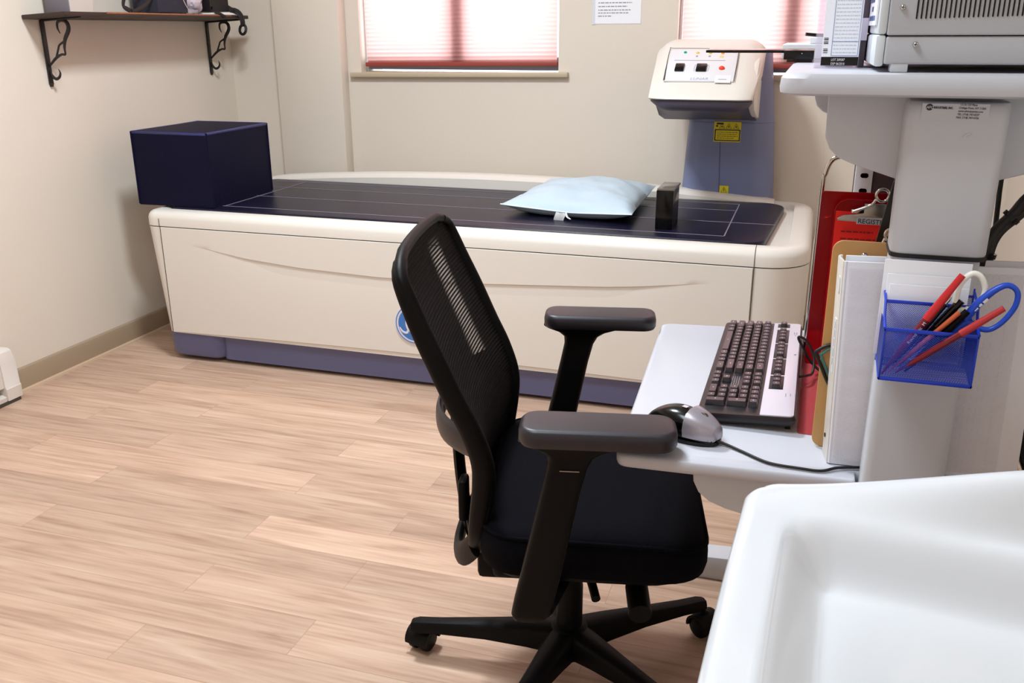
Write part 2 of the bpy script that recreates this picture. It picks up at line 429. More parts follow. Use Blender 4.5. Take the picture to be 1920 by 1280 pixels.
tilt = math.radians(-.55)
for i, (x0, x1) in enumerate(WIN):
    w = thing(f'window_{i+1}', ['window with pink shade above the middle of the scanner', 'window with pink shade behind the scanner head'][i], 'window', ((x0 + x1) / 2, YB, WZ0))
    w['kind'] = 'structure'
    b = NB(); yo = YB + .058
    bx(b, x0, x0 + .014, yo, yo + .06, WZ0, WZ1, .004); bx(b, x1 - .014, x1, yo, yo + .06, WZ0, WZ1, .004)
    bx(b, x0, x1, yo, yo + .06, WZ1 - .05, WZ1, .004)
    obj('window_frame', b, M_['white'], w)
    b = bx(NB(), x0 + .016, x1 - .016, yo, yo + .06, WZ0 + .026, WZ0 + .086, .004); obj('sash_rail', b, M_['sash'], w)
    xm = (x0 + x1) / 2 - .008
    b = bx(NB(), xm - .036, xm + .036, yo + .0, yo + .05, WZ0 + .06, WZ1 - .04, .004); obj('mullion', b, M_['sash'], w)
    gl = tint_film('window_glass', (.97, .985, 1, 1), .96, .02)
    for (a, e) in ((x0 + .014, xm - .036), (xm + .036, x1 - .014)):
        b = bx(NB(), a, e, yo + .028, yo + .032, WZ0 + .07, WZ1 - .045); obj('window_pane', b, gl, w)
    b = NB()
    for xx in (x0 + .12, x1 - .13): bx(b, xx, xx + .05, yo - .012, yo, WZ0 + .05, WZ0 + .062, .003)
    obj('sash_lift', b, M_['white'], w)
    xc = (x0 + x1) / 2
    R = Matrix.Translation((xc, 0, WZ0)) @ Matrix.Rotation(tilt, 4, 'Y') @ Matrix.Translation((-xc, 0, -WZ0))
    b = bx(NB(), x0 - .05, x1 + .05, YB - .03, YB, WZ0 - .004, WZ0 + .018, .004, M=R); bx(b, x0 + .001, x1 - .001, YB - .002, YB + .235, WZ0 + .0, WZ0 + .016)
    obj('window_sill', b, M_['sill'], w)
    # pleated shade, its own thing
    s = thing('pleated_shade', ['salmon pleated shade glowing in the left window, mullion shadow down its middle', 'salmon pleated shade behind the scanner head and desk'][i], 'window shade', (xc, YB + .03, WZ0 + .06), 0, None)
    zb = WZ0 + .062; n = 52; pts = []
    a, e = x0 + .020, x1 - .014
    b = NB(); dz = (WZ1 - zb - .03) / n; rows = []
    for k in range(2 * n + 1):
        z = zb + dz * k / 2; y = YB + .035 + (.0016 if k % 2 else -.0016)
        rows.append([b.verts.new((a + .002 * (k % 2), y, z)), b.verts.new((e - .002 * (k % 2), y, z))])
    for k in range(2 * n): b.faces.new((rows[k][0], rows[k][1], rows[k + 1][1], rows[k + 1][0]))
    b.transform(R)
    obj('shade_cloth', b, M_['shade'], s, ang=10)
    b = bx(NB(), a - .006, e + .004, YB + .02, YB + .05, zb - .018, zb + .002, .003, M=R); obj('bottom_rail', b, M_['shaderail'], s)
    b = bx(NB(), a, e, YB + .015, YB + .06, WZ1 - .032, WZ1, .003); obj('head_rail', b, M_['shaderail'], s)

# notice taped to the wall
p = thing('paper_notice', 'white printed sheet taped to wall between the two windows', 'paper', (-.88, YB, 1.36))
b = NB(); bx(b, -.982, -.767, YB - .0022, YB - .0006, 1.355, 1.64)
obj('sheet', b, M_['paper'], p)
b = NB(); bx(b, -.985, -.972, YB - .0032, YB - .0023, 1.352, 1.63); obj('clear_tape', b, M_['bezel'], p)
rows = [(.02, .17, 1.44), (.02, .15, 1.425), (.02, .165, 1.41), (.02, .155, 1.398), (.02, .08, 1.385), (.02, .16, 1.47), (.02, .14, 1.485), (.02, .16, 1.5)]
b = lines_bm([(q[0], q[1], q[2]) for q in rows], (-.978, YB - .0024, 0), (1, 0, 0), (0, 0, 1), .0045); obj('print', b, M_['inkgrey'], p)

# baseboard heater
h = thing('baseboard_heater', 'white metal baseboard heater on the floor at far left', 'heater', (XL, 2.0, 0))
hp = [(XL + .0005, .014), (XL + .068, .014), (XL + .07, .06), (XL + .066, .065), (XL + .062, .155), (XL + .05, .195), (XL + .035, .203), (XL + .0005, .203)]
b = prism(NB(), hp, 'y', 2.46, 2.53, .003); obj('end_cap', b, M_['heater'], h)
b = prism(NB(), [(XL + .0005, .06), (XL + .06, .066), (XL + .058, .148), (XL + .0005, .15)], 'y', 1.2, 2.46, .002); obj('front_cover', b, M_['heater'], h)
b = prism(NB(), [(XL + .0005, .186), (XL + .05, .18), (XL + .048, .194), (XL + .034, .201), (XL + .0005, .201)], 'y', 1.2, 2.46, .002); obj('top_cover', b, M_['heater'], h)
b = bx(NB(), XL + .0005, XL + .012, 1.2, 2.46, .015, .19); obj('back_plate', b, M_['seam'], h)
for k in range(3):
    b = bx(NB(), XL + .01, XL + .055, 1.2, 2.46, .154 + k * .0095, .158 + k * .0095); obj('grille_slat', b, M_['heater'], h)
b = prism(NB(), [(XL + .0005, .012), (XL + .064, .012), (XL + .066, .03), (XL + .03, .042), (XL + .0005, .045)], 'y', 1.2, 2.46, .002); obj('lower_deflector', b, M_['heater'], h)
b = bx(NB(), XL + .002, XL + .066, 1.22, 2.52, 0, .014); obj('foot_rail', b, M_['seam'], h)
# ---------------------------------------------------------------- bone density scanner
s = thing('bone_density_scanner', 'cream bone density scanner table with navy pad and overhanging arm by the windows', 'scanner', (-1.28, 3.56, 0))
def outline(d=0, n=8, z=.5):
    """plan outline of the table body, d = inset"""
    t = max(0, min(1, (z - .1) / .5))
    xl = -2.535 - .045 * t + d
    return [(x, y) for x, y in rrect(xl, .03 - d, 3.066 + d, 4.05 - d, [max(.02, .12 - d), .1, max(.02, .055 - d), max(.02, .15 - d)], n)]
# shell
b = NB(); loft(b, [[(x, y, z) for x, y in outline(.001, 8, z)] for z in (.128, .2, .35, .5, .5775)])
obj('side_shell', b, M_['cream'], s)
b = NB(); loft(b, [[(x, y, z) for x, y in outline(.006, 8, z)] for z in (.13, .585)]); obj('seam_gap', b, M_['seam'], s)
# top rim with rounded shoulder round the pad
rings = []
for z, d in ((.5815, .001), (.5815, 0), (.612, 0), (.624, .004), (.633, .011), (.639, .021), (.642, .034), (.643, .06), (.640, .075), (.62, .078)):
    rings.append([(x, y, z) for x, y in outline(d, 8, .58)])
b = NB(); loft(b, rings); obj('top_rim', b, M_['cream'], s)
# front panel with its sweeping crease
def arc(x):
    P = [(-2.40, .522), (-2.362, .511), (-2.11, .472), (-1.871, .452), (-1.527, .440), (-1.1, .448), (-.656, .472), (-.524, .484), (-.289, .514), (-.22, .526)]
    for i in range(len(P) - 1):
        if x <= P[i + 1][0]:
            t = (x - P[i][0]) / (P[i + 1][0] - P[i][0]); t = max(0, min(1, t)); return P[i][1] + (P[i + 1][1] - P[i][1]) * t
    return P[-1][1]
def fade(x):
    u = max(0, min(1, min((x + 2.38) / .45, (-.27 - x) / .4))); return u * u * (3 - 2 * u)
def pbot(x): return .131 + .016 * max(0, math.sin(PI * (x + 2.5) / 2.35)) ** .8
def panel_quad(x0, x1, yb):
    b = NB(); nx = 70; cols = []
    for i in range(nx + 1):
        x = x0 + (x1 - x0) * i / nx
        za = arc(x); zb = pbot(x); col = []
        for k in range(15):
            t = k / 14; t = 1 - (1 - t) ** 2
            z = zb + (za - zb) * t
            dep = .007 * fade(x) * math.exp(-(za - z) / .09)
            col.append(b.verts.new((x, yb + dep, z)))
        for k in range(5):
            z = za + .0015 + (.5765 - za - .0015) * k / 4
            col.append(b.verts.new((x, yb, z)))
        cols.append(col)
    for i in range(nx):
        for k in range(19): b.faces.new((cols[i][k], cols[i + 1][k], cols[i + 1][k + 1], cols[i][k + 1]))
    # returned edges
    ed = [e for e in b.edges if len(e.link_faces) == 1]
    r = bmesh.ops.extrude_edge_only(b, edges=ed)
    for v in [g for g in r['geom'] if isinstance(g, bmesh.types.BMVert)]: v.co.y += .012
    return b
o = obj('front_panel', panel_quad(-2.494, -.150, 3.0625), M_['cream'], s, 22)
# dark shut lines round the panel
def strip(pts, r=.0014): b = NB(); tube(b, pts, r, 6); obj('shut_line', b, M_['seam'], s)
strip([(-2.4975, 3.0646, .13), (-2.4975, 3.0646, .58)]); strip([(-.1465, 3.0646, .11), (-.1465, 3.0646, .58)])
for xx in (-.1465, -2.5):
    strip([(xx, 3.0648, .581), (xx, 3.0655, .612), (xx, 3.0695, .6245), (xx, 3.0765, .6335), (xx, 3.0865, .6395), (xx, 3.1, .6425), (xx, 3.128, .6435)] if xx > -1 else [(xx, 3.0648, .581), (xx, 3.0648, .612)], .0012)
# pad recess and mattress pad
def padline(d):
    pts = []
    L = [(-2.50, 3.139), (-1.3, 3.135), (-.20, 3.131)]
    base = rrect(-2.49 + d, -.085 - d, 3.131 + d, 3.925 - d, [.09, .03, .03, .06], 8)
    out = []
    for x, y in base:
        if x > -.3:      # bowed end of the pad
            k = (y - 3.53) / .4; x = x + .0 - .045 * max(0, -k) * (1 if x > -.2 else (x + .3) / .1)
        out.append((x, y))
    return out
b = NB(); loft(b, [[(x, y, z) for x, y in padline(d)] for z, d in ((.622, 0), (.644, .0), (.648, .003), (.6495, .012))]); obj('table_pad', b, M_['navy'], s)
zp = .6499
b = NB()
def st(pts): tube(b, [(x, y, zp) for x, y in pts], .0022, 6, flat=(1, .35), up=(0, 0, 1))
st([(-2.44, 3.212), (-.262, 3.205)]); st([(-2.44, 3.466), (-.10, 3.455)]); st([(-2.4, 3.70), (-.262, 3.70)])
st([(-2.28, 3.205), (-2.28, 3.87)]); st([(-.262, 3.205), (-.262, 3.845)]); st([(-2.44, 3.86), (-.262, 3.846)])
obj('pad_marking_lines', b, M_['stitch'], s)
# arched back rail
b = NB(); rings = []
for i in range(41):
    t = i / 40; x = -2.53 + 2.40 * t
    zt = .650 + .056 * math.sin(PI * min(1, max(0, t))) ** .75
    rings.append([(x, 3.935, .60), (x, 3.938, zt - .018), (x, 3.948, zt - .006), (x, 3.965, zt), (x, 4.02, zt), (x, 4.042, zt - .006), (x, 4.05, zt - .02), (x, 4.05, .60)])
loft(b, rings); obj('back_rail', b, M_['cream'], s)
# plinth
b = NB(); loft(b, [[(x, y, z) for x, y in rrect(-2.30, -.05, 3.105, 3.98, .04)] for z in (.016, .06, .129)]); obj('plinth', b, M_['plinth'], s)
for (x0, x1, r) in ((-2.552, -2.27, .06), (-.30, -.01, .06)):
    rr = []
    for z, d in ((.012, .03), (.02, .012), (.035, .003), (.129, 0)): rr.append([(x, y, z) for x, y in rrect(x0 + d, x1 - d, 3.082 + d, 4.0 - d, r - d * .5)])
    b = NB(); loft(b, rr); obj('plinth_foot', b, M_['plinth'], s)
for (x, y) in ((-2.42, 3.2), (-.15, 3.2), (-2.42, 3.85), (-.15, 3.85), (-2.2, 3.16)):
    b = lathe(NB(), [(.025, 0), (.025, .02)], (x, y, 0)); obj('levelling_foot', b, M_['gloss'], s)
# round badge, half hidden by the chair
bc = Vector((-1.383, 3.0615, .268))
def disc(r0, r1, y0, y1):
    t = NB(); P = [2 * PI * i / 64 for i in range(64)]
    if r0 < .001: return prism(t, [(bc.x + r1 * math.cos(q), bc.z + r1 * math.sin(q)) for q in P], 'y', y0, y1)
    rings = [[(bc.x + r * math.cos(q), y, bc.z + r * math.sin(q)) for q in P] for r, y in ((r0, y1), (r0, y0), (r1, y0), (r1, y1))]
    return loft(t, rings, False, False)
bad = obj('badge', disc(.0001, .080, 3.0590, 3.0624), M_['logoring'], s)
obj('badge_ring', disc(.0735, .077, 3.0584, 3.06), M_['logoblue'], bad)
obj('badge_disc', disc(.0001, .066, 3.0584, 3.06), M_['logoblue'], bad)
b = NB()
for k in range(4):
    a = k * PI / 2 + .25
    P = [Vector((bc.x + r * math.cos(a + q), 3.0582, bc.z + r * math.sin(a + q))) for r, q in ((.063, 0), (.060, .3), (.052, .55), (.043, .62), (.041, .45))]
    tube(b, P, [.002, .0042, .005, .004, .002], 8, 4, flat=(1, .2), up=(0, 1, 0))
P = [Vector((bc.x + x, 3.0582, bc.z + z)) for x, z in ((-.002, .026), (-.018, .034), (-.032, .016), (-.03, -.016), (-.014, -.03), (-.002, -.014), (-.012, -.004), (-.02, -.008))]
tube(b, P, .0036, 8, 5, flat=(1, .2), up=(0, 1, 0))
P = [Vector((bc.x + x, 3.0582, bc.z + z)) for x, z in ((.03, .026), (.012, .03), (.01, .008), (.022, .004), (.008, -.006), (.012, -.028), (.03, -.026), (.036, -.01))]
tube(b, P, .0036, 8, 5, flat=(1, .2), up=(0, 1, 0))
obj('badge_script', b, M_['logoring'], bad)

# --- arm column
def colring(z, n=8):
    t = (z - .645) / .335
    if t <= 1: xl, xr = -.530 + .018 * t, -.140 - .022 * t
    else:
        u = min(1, (z - .98) / .27); xl, xr = -.512 + .05 * u, -.162 - .03 * u
    return [(x, y, z) for x, y in rrect(xl, xr, 3.985, 4.16, [.05, .05, .085, .10], n)]
b = NB(); loft(b, [colring(z) for z in (.60, .66, .75, .85, .95, .962)]); obj('arm_column', b, M_['plum'], s)
b = NB(); loft(b, [[(x * .996 - .0013, y + .002 * (y < 4.07), z) for x, y, z in colring(z)] for z in (.9625, 1.03, 1.12, 1.19, 1.225, 1.24)]); obj('arm_upper_column', b, M_['plum'], s)
b = NB(); tube(b, [(-.36, 3.9855, .66), (-.366, 3.9855, .8), (-.372, 3.9855, .955)], .002, 6); obj('column_crease', b, M_['crease'], s)
# --- arm head: profile swept in x (y,z)
ztop, zl = 1.290, 1.083
def headring(x, top=True):
    """cream upper cover section at x"""
    u = (x + .418) / .195; e = max(0, abs(u) - .62) / .38; e = min(1, e)
    dr = .040 * e ** 2.4; fw = .035 * e ** 2.6; bow = .012 * (1 - u * u)
    return [(4.03, zl - .03), (3.592 + fw - bow, zl - .006), (3.578 + fw - bow, zl - .001), (3.584 + fw - bow, zl + .010), (3.70 + fw, zl + .082 - dr * .3), (3.80 + fw, zl + .144 - dr * .7), (3.868 + fw * .6, ztop - .014 - dr), (3.90 + fw * .5, ztop - .004 - dr), (3.94, ztop + .002 - dr), (4.03, ztop - .008 - dr * 1.2)]
b = NB(); rings = []
for i in range(33):
    x = -.616 + .388 * i / 32
    rings.append([(x + (x + .418) * .085 * k, y, z) for (y, z), k in zip(headring(x), (0, 0, 0, 0, .45, .85, 1, 1, 1, .9))])
loft(b, rings); obj('arm_head_cover', b, M_['cream'], s, 50)
b = NB(); rings = []
for i in range(33):
    x = -.612 + .382 * i / 32; u = (x + .418) / .194; e = min(1, max(0, abs(u) - .6) / .4); fw = .05 * e ** 2.6; up = .035 * e ** 2.2; bow = .012 * (1 - u * u)
    rings.append([(x, 4.02, zl + .002), (x, 3.605 + fw - bow, zl + .002), (x, 3.588 + fw - bow, zl - .010), (x, 3.592 + fw - bow, zl - .032 + up * .5), (x, 3.615 + fw - bow, zl - .046 + up), (x, 3.68 + fw, zl - .054 + up), (x, 3.86, zl - .085), (x, 4.02, zl - .115)])
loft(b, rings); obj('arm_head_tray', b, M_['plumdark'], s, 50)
# cheek bracket joining head to column at its right
b = prism(NB(), [(3.70, zl - .045), (3.64, zl), (3.78, zl + .12), (3.87, ztop - .05), (4.04, ztop - .06), (4.04, zl - .11), (3.86, zl - .085)], 'x', -.246, -.222, .008); obj('arm_cheek', b, M_['cream'], s)
b = lathe(NB(), [(.009, -.2235), (.009, -.2205)], (0, 3.99, 1.14), 'x', 16); obj('pivot_hole', b, M_['gloss'], s)
# control panel on the slope
SX = Vector((1, 0, 0)); SP = Vector((0, 3.90 - 3.583, 1.2795 - 1.083)); SPn = SP.normalized(); SN = SX.cross(SPn)
SO = Vector((0, 3.580, 1.0925))
def onslope(x, t, h=0): return SO + SX * x + SP * t + SN * (h + .006)
def plate(x0, x1, t0, t1, h0, h1, bev=0):
    L = SP.length
    M = Matrix(((SX.x, SPn.x, SN.x, SO.x), (SX.y, SPn.y, SN.y, SO.y), (SX.z, SPn.z, SN.z, SO.z), (0, 0, 0, 1)))
    return bx(NB(), x0, x1, t0 * L, t1 * L, h0 + .006, h1 + .006, bev, 2, M)
cp = obj('control_panel', plate(-.569, -.305, .235, .80, -.006, .002, .003), M_['panelgrey'], s)
b = NB(); tube(b, [onslope(-.566, .24, .0025), onslope(-.5705, .5, .0025), onslope(-.573, .8, .0025), onslope(-.56, .815, .002), onslope(-.42, .81, .002)], [.0035, .002, .0014, .001, .001], 6, 3); obj('panel_shadow_gap', b, M_['seam'], s); b = NB(); tube(b, [onslope(-.303, .24, .0015), onslope(-.306, .79, .0015)], .0012, 6); obj('panel_shadow_gap', b, M_['seam'], s)
obj('panel_dividing_line', plate(-.545, -.35, .588, .596, .0015, .0026), M_['inkgrey'], cp)
for nm, x, t, m in (('status_light', -.51, .732, 'led_g'), ('status_light', -.462, .727, 'led_y'), ('status_light', -.413, .724, 'led_y'), ('status_light', -.365, .722, 'led_o')):
    q = NB(); ball(q, onslope(x, t, .003), .0065, 1, .8, .8); o = obj(nm, q, M_[m], cp)
    tag(o, {'led_g': 'green status light', 'led_y': 'yellow status light', 'led_o': 'orange status light'}[m], None)
for x in (-.462, -.413): obj('icon', plate(x - .004, x + .004, .655, .68, .0015, .0025), M_['inkgrey'], cp)
obj('icon', plate(-.374, -.358, .645, .675, .0015, .0025), mat('pale_amber_print', c(236, 204, 120), .6), cp)
for (x0, x1) in ((-.535, -.500), (-.454, -.414)):
    o = obj('rocker_switch', plate(x0, x1, .39, .515, .001, .010, .003), M_['gloss'], cp); tag(o, 'square black switch' if x0 < -.5 else 'wide black rocker switch', None)
for xx, sg in ((-.462, 1), (-.406, -1)):
    b = NB(); tube(b, [onslope(xx + .003 * sg, .40, .0025), onslope(xx, .46, .0025), onslope(xx + .003 * sg, .52, .0025)], .0008, 6, 4); obj('switch_bracket_mark', b, M_['inkgrey'], cp)
q = NB(); ball(q, onslope(-.357, .448, .004), .0115, 1, .8, .8, 16); tag(obj('stop_button', q, M_['led_r'], cp), 'red stop button', None)
b = text_bm('LUNAR', .021, onslope(-.469, .25, .0026), SX, SPn, shear=.25, bold=-.0002); obj('lettering', b, mat('lettering_blue_grey', c(150, 166, 196), .5), cp)
obj('white_label', plate(-.374, -.316, .205, .33, .0015, .003), M_['white'], cp)
obj('label_print', plate(-.362, -.332, .255, .265, .0028, .0034), M_['inkgrey'], cp)
# yellow laser sticker on the column front
yst = 3.9825
lb = obj('warning_sticker', bx(NB(), -.398, -.288, yst, yst + .003, .884, .966), M_['yellow'], s); tag(lb, 'yellow laser warning sticker', None)
b = NB()
for (x0, x1, z0, z1) in ((-.394, -.290, .931, .935), (-.394, -.290, .888, .892), (-.394, -.390, .888, .935), (-.294, -.290, .888, .935), (-.388, -.360, .955, .962), (-.390, -.382, .945, .952)):
    bx(b, x0, x1, yst - .0012, yst + .001, z0, z1)
for k, xx in enumerate((-.366, -.338, -.308)):
    tube(b, [(xx - .011, yst - .0008, .939), (xx + .011, yst - .0008, .939), (xx, yst - .0008, .959)], .0011, 6, closed=True)
    ball(b, (xx, yst - .0008, .946), .003, 1, .3, 1, 8)
obj('sticker_print', b, M_['ink'], lb)
b = lines_bm([(0, .085, .922), (0, .08, .914), (0, .085, .906), (0, .07, .898)], (-.384, yst - .0003, 0), (1, 0, 0), (0, 0, 1), .003, seed=4); obj('sticker_text', b, mat('olive_print', c(128, 116, 20), .7), lb)
lb = obj('hazard_sticker', bx(NB(), -.359, -.322, yst, yst + .003, .669, .701), M_['yellow'], s); tag(lb, 'small square yellow hazard sticker', None)
b = NB(); tube(b, [(-.353, yst - .0008, .674), (-.328, yst - .0008, .674), (-.3405, yst - .0008, .696)], .001, 6, closed=True); tube(b, [(-.3405, yst - .0008, .678), (-.3405, yst - .0008, .69)], .0012, 6); obj('sticker_print', b, M_['ink'], lb)

# ---------------------------------------------------------------- bolster block on the table
def soft_box(x0, x1, y0, y1, z0, z1, r, puff, M=None):
    t = NB(); bmesh.ops.create_cube(t, size=1); bmesh.ops.subdivide_edges(t, edges=t.edges, cuts=9, use_grid_fill=True)
    for v in t.verts:
        q = v.co * 2; p = Vector(q)
        for a in range(3):
            if abs(q[a]) > .999:
                o1, o2 = [i for i in range(3) if i != a]
                p[a] += math.copysign(puff * (1 - q[o1] ** 2) * (1 - q[o2] ** 2), q[a])
        v.co = Vector(((x0 + x1) / 2 + p.x * (x1 - x0) / 2, (y0 + y1) / 2 + p.y * (y1 - y0) / 2, (z0 + z1) / 2 + p.z * (z1 - z0) / 2))
    if M: t.transform(M)
    return t
bl = thing('leg_positioning_bolster', 'big navy vinyl foam block on the far left end of the scanner pad', 'bolster', (-2.47, 3.36, .65))
T = Matrix.Translation((-2.47, 3.36, .65)) @ Matrix.Rotation(math.radians(1.0), 4, 'Z') @ Matrix.Translation((2.47, -3.36, -.65))
BX0, BX1, BY0, BY1, BZ0, BZ1 = -2.647, -2.293, 3.145, 3.595, .650, .948
# the block leans out a little over the rim, as its foot sits inside the pad
b = soft_box(BX0, BX1, BY0, BY1, BZ0, BZ1, .01, .012, T); obj('foam_block', b, M_['navy_b'], bl)
b = NB()
e = .001
tube(b, [T @ Vector(p) for p in ((BX0 + .002, BY0 + .002, BZ1 - .004), (BX1 - .002, BY0 + .002, BZ1 - .004), (BX1 - .002, BY1 - .002, BZ1 - .004), (BX0 + .002, BY1 - .002, BZ1 - .004))], .0065, 8, closed=True)
obj('top_piping', b, M_['piping'], bl)
for (x, y) in ((BX0, BY0), (BX1, BY0), (BX1, BY1), (BX0, BY1)):
    b = NB(); tube(b, [T @ Vector((x, y, BZ0 + .004)), T @ Vector((x, y, BZ1))], .004, 8); obj('corner_seam', b, M_['navy_b'], bl)

# ---------------------------------------------------------------- pillow
pl = thing('pillow', 'pale blue disposable pillow on the scanner pad beside a black block', 'pillow', (-.86, 3.6, .65))
PC = [Vector((-1.128, 3.345, 0)), Vector((-.600, 3.275, 0)), Vector((-.615, 3.90, 0)), Vector((-1.085, 3.86, 0))]
def pil(u, v, sgn):
    # pinched corners
    uu, vv = u * 2 - 1, v * 2 - 1
    P = (PC[0] * (1 - u) + PC[1] * u) * (1 - v) + (PC[3] * (1 - u) + PC[2] * u) * v
    C_ = (PC[0] + PC[1] + PC[2] + PC[3]) / 4
    pin = 1 - .06 * ((1 - uu * uu) * (abs(vv) ** 3) + (1 - vv * vv) * (abs(uu) ** 3))
    P = C_ + (P - C_) * pin
    d = (max(0, 1 - abs(uu) ** 2.6) * max(0, 1 - abs(vv) ** 2.6)) ** .55
    n = noise.noise(Vector((P.x * 9, P.y * 9, sgn * 3))) * .012 + noise.noise(Vector((P.x * 26, P.y * 26, 4))) * .004
    lift = .030 + .012 * (abs(uu) * abs(vv)) ** 2 + .03 * max(0, v - .2) * .3
    if sgn > 0: z = .652 + lift + .072 * d + n * min(1, d * 2) - .012 * math.exp(-((u - .55) / .18) ** 2 - ((v - .12) / .1) ** 2)
    else: z = .652 + lift * (1 - min(1, d * 1.6)) + n * .0
    P.z = z
    return P
b = NB(); grid(b, lambda u, v: pil(u, v, 1), 40, 40); grid(b, lambda u, v: pil(u, v, -1), 40, 40); bmesh.ops.remove_doubles(b, verts=b.verts, dist=.0005)
obj('pillow_body', b, M_['pillow'], pl, 60)
b = NB()
edge = [pil(u, 0, 1) for u in [i / 20 for i in range(21)]] 
tube(b, [p + Vector((0, -.002, 0)) for p in edge], .0026, 6); obj('hem', b, mat('pale_hem', c(226, 236, 244), .6), pl)
b = NB()
g0 = pil(.42, 0, 1); g1 = pil(.50, 0, 1)
def tg(u, v):
    p = g0.lerp(g1, u); k = v
    return Vector((p.x + .003 * math.sin(v * 5), p.y + .006 - .022 * math.sin(k * PI * .5) , p.z + .004 - .038 * k ** 1.3 + .002 * math.sin(u * 9 + v * 4)))
grid(b, tg, 6, 8); r = bmesh.ops.solidify(b, geom=b.faces[:], thickness=.001); obj('paper_tag', b, M_['white'], pl, 60)
b = NB(); tube(b, [g1 + Vector((.004, -.004, 0)), g1 + Vector((.012, -.018, -.014)), g1 + Vector((.026, -.020, -.022))], [.004, .006, .003], 8, 4, flat=(1, .4)); obj('torn_tie', b, M_['white'], pl)

# calibration block
k = thing('calibration_block', 'glossy black block standing on the pad right of the pillow', 'block', (-.48, 3.31, .65))
b = bx(NB(), -.512, -.451, 3.255, 3.40, .650, .789, .002); obj('block_body', b, M_['gloss'], k)
b = bx(NB(), -.510, -.449, 3.256, 3.415, .789, .796, .001); obj('clear_top_plate', b, mat('smoked_acrylic', c(112, 102, 96), .12), k)
# ---------------------------------------------------------------- shelf on the left wall
sh = thing('wall_shelf', 'dark rustic wooden shelf on two black scroll brackets, on the left wall', 'shelf', (XL, 3.5, 1.376))
Tl = Matrix.Translation((XL, 0, 1.376)) @ Matrix.Rotation(math.radians(-3.2), 4, 'Y') @ Matrix.Translation((-XL, 0, -1.376))
b = NB(); bx(b, XL + .001, XL + .2, 2.895, 4.092, 1.376, 1.392, .003, 2, Tl)
# worn live edge along the front
for v in b.verts:
    if v.co.x > XL + .15: v.co.z += .0015 * noise.noise(Vector((0, v.co.y * 12, 0)))
obj('plank', b, M_['shelfwood'], sh)
b = bx(NB(), XL + .197, XL + .2015, 3.12, 3.95, 1.3865, 1.393, .001, 2, Tl); obj('lit_front_edge', b, mat('lit_edge_orange', c(150, 96, 62), .5, var=.3, vscale=40), sh)  # orange strip paints the light caught along the shelf's front edge
def bracket(y):
    b = NB(); X = XL + .002
    def P(u, z): return Vector((X + u, y, z))
    bx(b, X, X + .007, y - .010, y + .010, 1.14, 1.375, .002)                          # wall strap
    prism(b, [(y - .010, 1.142), (y + .010, 1.142), (y + .004, 1.128), (y - .004, 1.128)], 'x', X, X + .007)
    br = obj('bracket', b, M_['iron'], sh)
    b = bx(NB(), X + .006, X + .185, y - .010, y + .010, 1.369, 1.3755, .002, 2, Matrix.Translation((X, 0, 1.372)) @ Matrix.Rotation(math.radians(-3.2), 4, 'Y') @ Matrix.Translation((-X, 0, -1.372)))
    obj('shelf_strap', b, M_['iron'], br)
    b = NB()
    f = dict(flat=(1, .75), up=(0, 1, 0))
    tube(b, [P(.008, 1.205), P(.04, 1.232), P(.066, 1.247)], [.004, .006, .005], 8, 4, **f)
    tube(b, [P(.048, 1.240), P(.062, 1.268), P(.070, 1.283), P(.094, 1.297), P(.102, 1.31)], .0042, 8, 4, **f)
    tube(b, [P(.048, 1.236), P(.075, 1.249), P(.092, 1.250), P(.093, 1.275), P(.102, 1.305), P(.122, 1.334), P(.126, 1.352), P(.118, 1.368), P(.098, 1.373), P(.078, 1.366), P(.074, 1.346), P(.083, 1.325)], [.004, .0045, .0045, .004, .006, .008, .0085, .008, .008, .0065, .006, .005, .004, .0015], 10, 5, **f)
    tube(b, [P(.008, 1.188), P(.012, 1.172), P(.028, 1.158), P(.046, 1.164), P(.054, 1.180), P(.048, 1.196)], [.004, .006, .006, .0055, .004, .001], 10, 5, **f)
    obj('scroll', b, M_['iron'], br)
bracket(2.985); bracket(4.026)
zs = 1.3935
def zsh(x): return 1.3925 + (x - XL) * math.tan(math.radians(3.2))
# things standing on the shelf (the picture cuts them off)
g = thing('document_box', 'grey box with pale side standing at the near end of the shelf', 'box', (XL + .07, 3.06, zsh(XL + .14)))
b = bx(NB(), XL + .018, XL + .130, 3.0, 3.13, zsh(XL + .13) + .0005, zsh(XL + .13) + .15, .003); obj('box_body', b, M_['boxgrey'], g)
b = bx(NB(), XL + .130, XL + .132, 3.004, 3.126, zsh(XL + .132) + .0015, zsh(XL + .13) + .147); obj('box_side_label', b, M_['boxbeige'], g)
g = thing('shoulder_bag', 'dark navy cloth bag with black straps, second along the shelf from the near end', 'bag', (XL + .1, 3.5, zsh(XL + .18)))
zb0 = zsh(XL + .19) + .001
b = soft_box(XL + .05, XL + .175, 3.46, 3.66, zb0 + .004, zb0 + .17, .01, .008); obj('bag_body', b, M_['bagnavy'], g)
b = NB()
for (pts) in ([(XL + .16, 3.47, zb0 + .14), (XL + .15, 3.33, zb0 + .09), (XL + .165, 3.26, zb0 + .03), (XL + .18, 3.285, zb0 + .004)], [(XL + .165, 3.48, zb0 + .11), (XL + .172, 3.40, zb0 + .04), (XL + .18, 3.32, zb0 + .008), (XL + .182, 3.285, zb0 + .005)]):
    tube(b, pts, .010, 8, 8, flat=(1, .2), up=(1, 0, 0))
obj('bag_strap', b, M_['cable'], g)
b = NB(); tube(b, [(XL + .184, 3.60, zb0 + .12), (XL + .190, 3.62, zb0 + .05), (XL + .192, 3.655, zb0 + .003)], .0018, 6, 5); obj('pale_drawcord', b, M_['boxbeige'], g)
g = thing('plastic_bag', 'crumpled clear plastic bag on the shelf between the navy and black bags', 'bag', (XL + .11, 3.76, zb0))
